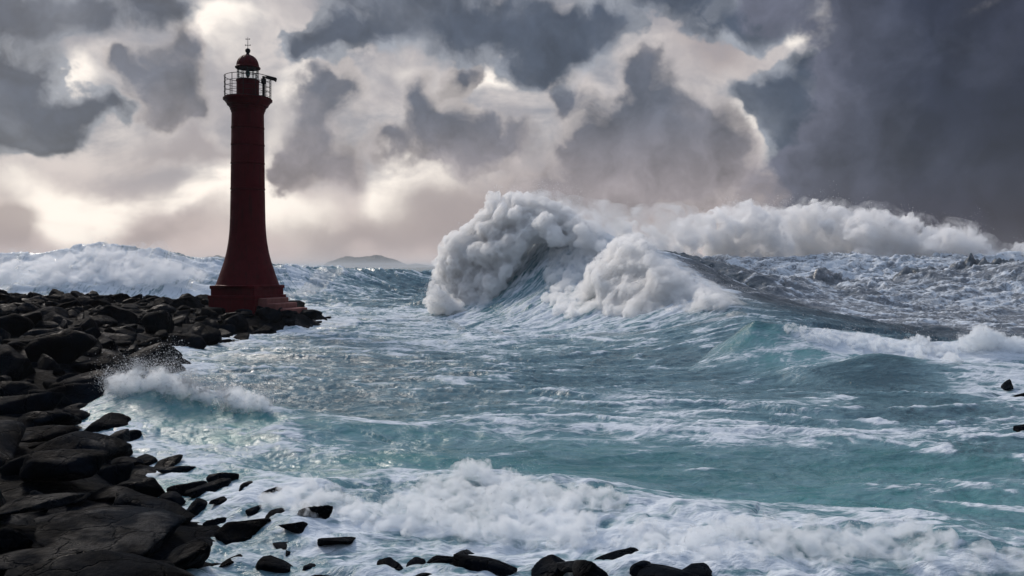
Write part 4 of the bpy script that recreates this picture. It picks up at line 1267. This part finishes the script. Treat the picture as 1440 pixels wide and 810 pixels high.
# ---- splash and foaming crest on the right
p0 = W(1385, 480, 43)
rs_ = empty("splashing_wave", (p0.x, p0.y, 0))
tag(rs_, "green wave on the right whose crest breaks into a domed white splash", "wave")
r1 = fill([(1330, 512), (1340, 484), (1352, 468), (1378, 456), (1400, 462), (1414, 474), (1440, 470), (1470, 480), (1470, 520), (1400, 516)], lambda x, y: 43.5, 110, (6, 16), 53, thick=.5)
r2 = on_water([(1100, 462), (1150, 464), (1200, 470), (1260, 482), (1300, 482), (1345, 490), (1350, 514), (1290, 506), (1220, 496), (1150, 484)], 200, (3, 8), 54, .3, 30)
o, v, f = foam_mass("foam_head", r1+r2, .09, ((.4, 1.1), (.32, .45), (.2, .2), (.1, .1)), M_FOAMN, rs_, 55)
droplets("spray", v, f, 14000, .010, 1.1, M_DROP, rs_, 56, up=.8, clump=.9)
under(rs_)

# ---- foam surge along the near shore
p0 = W(800, 730, 17)
sg_ = empty("foam_surge", (p0.x, p0.y, 0))
tag(sg_, "low rolling surge of white foam breaking over the near rocks along the bottom", "wave")
s1 = (on_water([(366, 716), (392, 692), (430, 682), (470, 690), (510, 716), (540, 722), (520, 734), (440, 730)], 150, (5, 13), 63, .45)
      + on_water([(520, 748), (556, 716), (600, 692), (660, 676), (712, 674), (760, 690), (800, 716), (840, 748), (800, 768), (700, 764), (620, 756)], 330, (6, 20), 64, .45)
      + on_water([(780, 700), (840, 690), (880, 704), (884, 724), (830, 724)], 70, (4, 11), 66, .45)
      + on_water([(840, 764), (880, 742), (920, 744), (960, 760), (1010, 752), (1070, 742), (1130, 746), (1180, 762), (1230, 752), (1290, 750), (1350, 772), (1300, 800), (1150, 798), (1000, 784), (900, 776)], 330, (5, 16), 67, .45)
      + on_water([(1340, 796), (1380, 776), (1440, 780), (1500, 800), (1480, 822), (1360, 816)], 90, (5, 12), 68, .45))
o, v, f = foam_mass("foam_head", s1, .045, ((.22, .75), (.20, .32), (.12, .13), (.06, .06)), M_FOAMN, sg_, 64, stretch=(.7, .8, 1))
droplets("spray", v, f, 20000, .0045, .5, M_DROP, sg_, 65, up=.9, clump=1.8)
under(sg_)

# ------------------------------------------------------------------ far islands
def hill_mat():
    m, T, b, out = new_mat("far_hillside")
    tc = T.node('ShaderNodeTexCoord').outputs['Object']
    n = T.noise(tc, 0.01, 6, 0.6)
    T.put(b.inputs['Base Color'], T.mix(n, (0.05, 0.055, 0.045), (0.12, 0.11, 0.10)))
    b.inputs['Roughness'].default_value = 0.95
    return m
M_HILL = hill_mat()
def island(name, pts, Y, depth, seed):
    """pts: skyline as (px, height above sea in px at distance Y)"""
    px = np.array([p[0] for p in pts], float); hh = np.array([p[1] for p in pts], float)
    nx, ny = 160, 40
    u = np.linspace(px[0], px[-1], nx); v = np.linspace(-1, 1, ny)
    U, V = np.meshgrid(u, v)
    X = (U-720)/FPX*Y; Yc = Y + V*depth
    H = np.interp(U, px, hh)/FPX*Y
    n = fbm2(X/ (depth*.5)+seed, Yc/(depth*.5), 6, .55)
    Z = H*np.clip(1-V*V, 0, 1)*(1+.35*n) - .02*H.max()
    verts = np.stack([X, Yc, Z], -1).reshape(-1, 3)
    i = np.arange(ny-1)[:, None]*nx + np.arange(nx-1)[None, :]
    f = np.stack([i, i+1, i+nx+1, i+nx], -1).reshape(-1, 4)
    o = link(name, mesh_np(name, verts, f), M_HILL)
    o["kind"] = "structure"
island("island", [(456, 0), (466, 9), (480, 13), (505, 14.5), (530, 15.5), (545, 14), (560, 8), (572, 4), (585, 5), (600, 3), (615, 0)], 15000, 600, 3)
island("headland_hill", [(215, 0), (250, 6), (275, 11), (300, 15), (320, 14), (340, 9), (360, 0)], 14000, 560, 8)
island("coastal_hill", [(-160, 0), (-90, 22), (-20, 20), (10, 16), (30, 10), (60, 9), (90, 12), (130, 14), (170, 8), (200, 0)], 13000, 560, 14)

# ------------------------------------------------------------------ sea air
def build_haze():
    bm = bmesh.new(); L = 47000
    box(bm, -L, L, -L, L, -4.0, 60.0)
    m = bpy.data.materials.new("sea_haze"); m.use_nodes = True
    T = NT(m.node_tree); T.n.clear()
    out = T.node('ShaderNodeOutputMaterial'); v = T.node('ShaderNodeVolumePrincipled')
    v.inputs['Color'].default_value = (.97, .97, .98, 1); v.inputs['Density'].default_value = .0001
    T.l.new(v.outputs[0], out.inputs['Volume'])
    o = link("haze", bm_mesh("haze", bm), m); o["kind"] = "stuff"
build_haze()
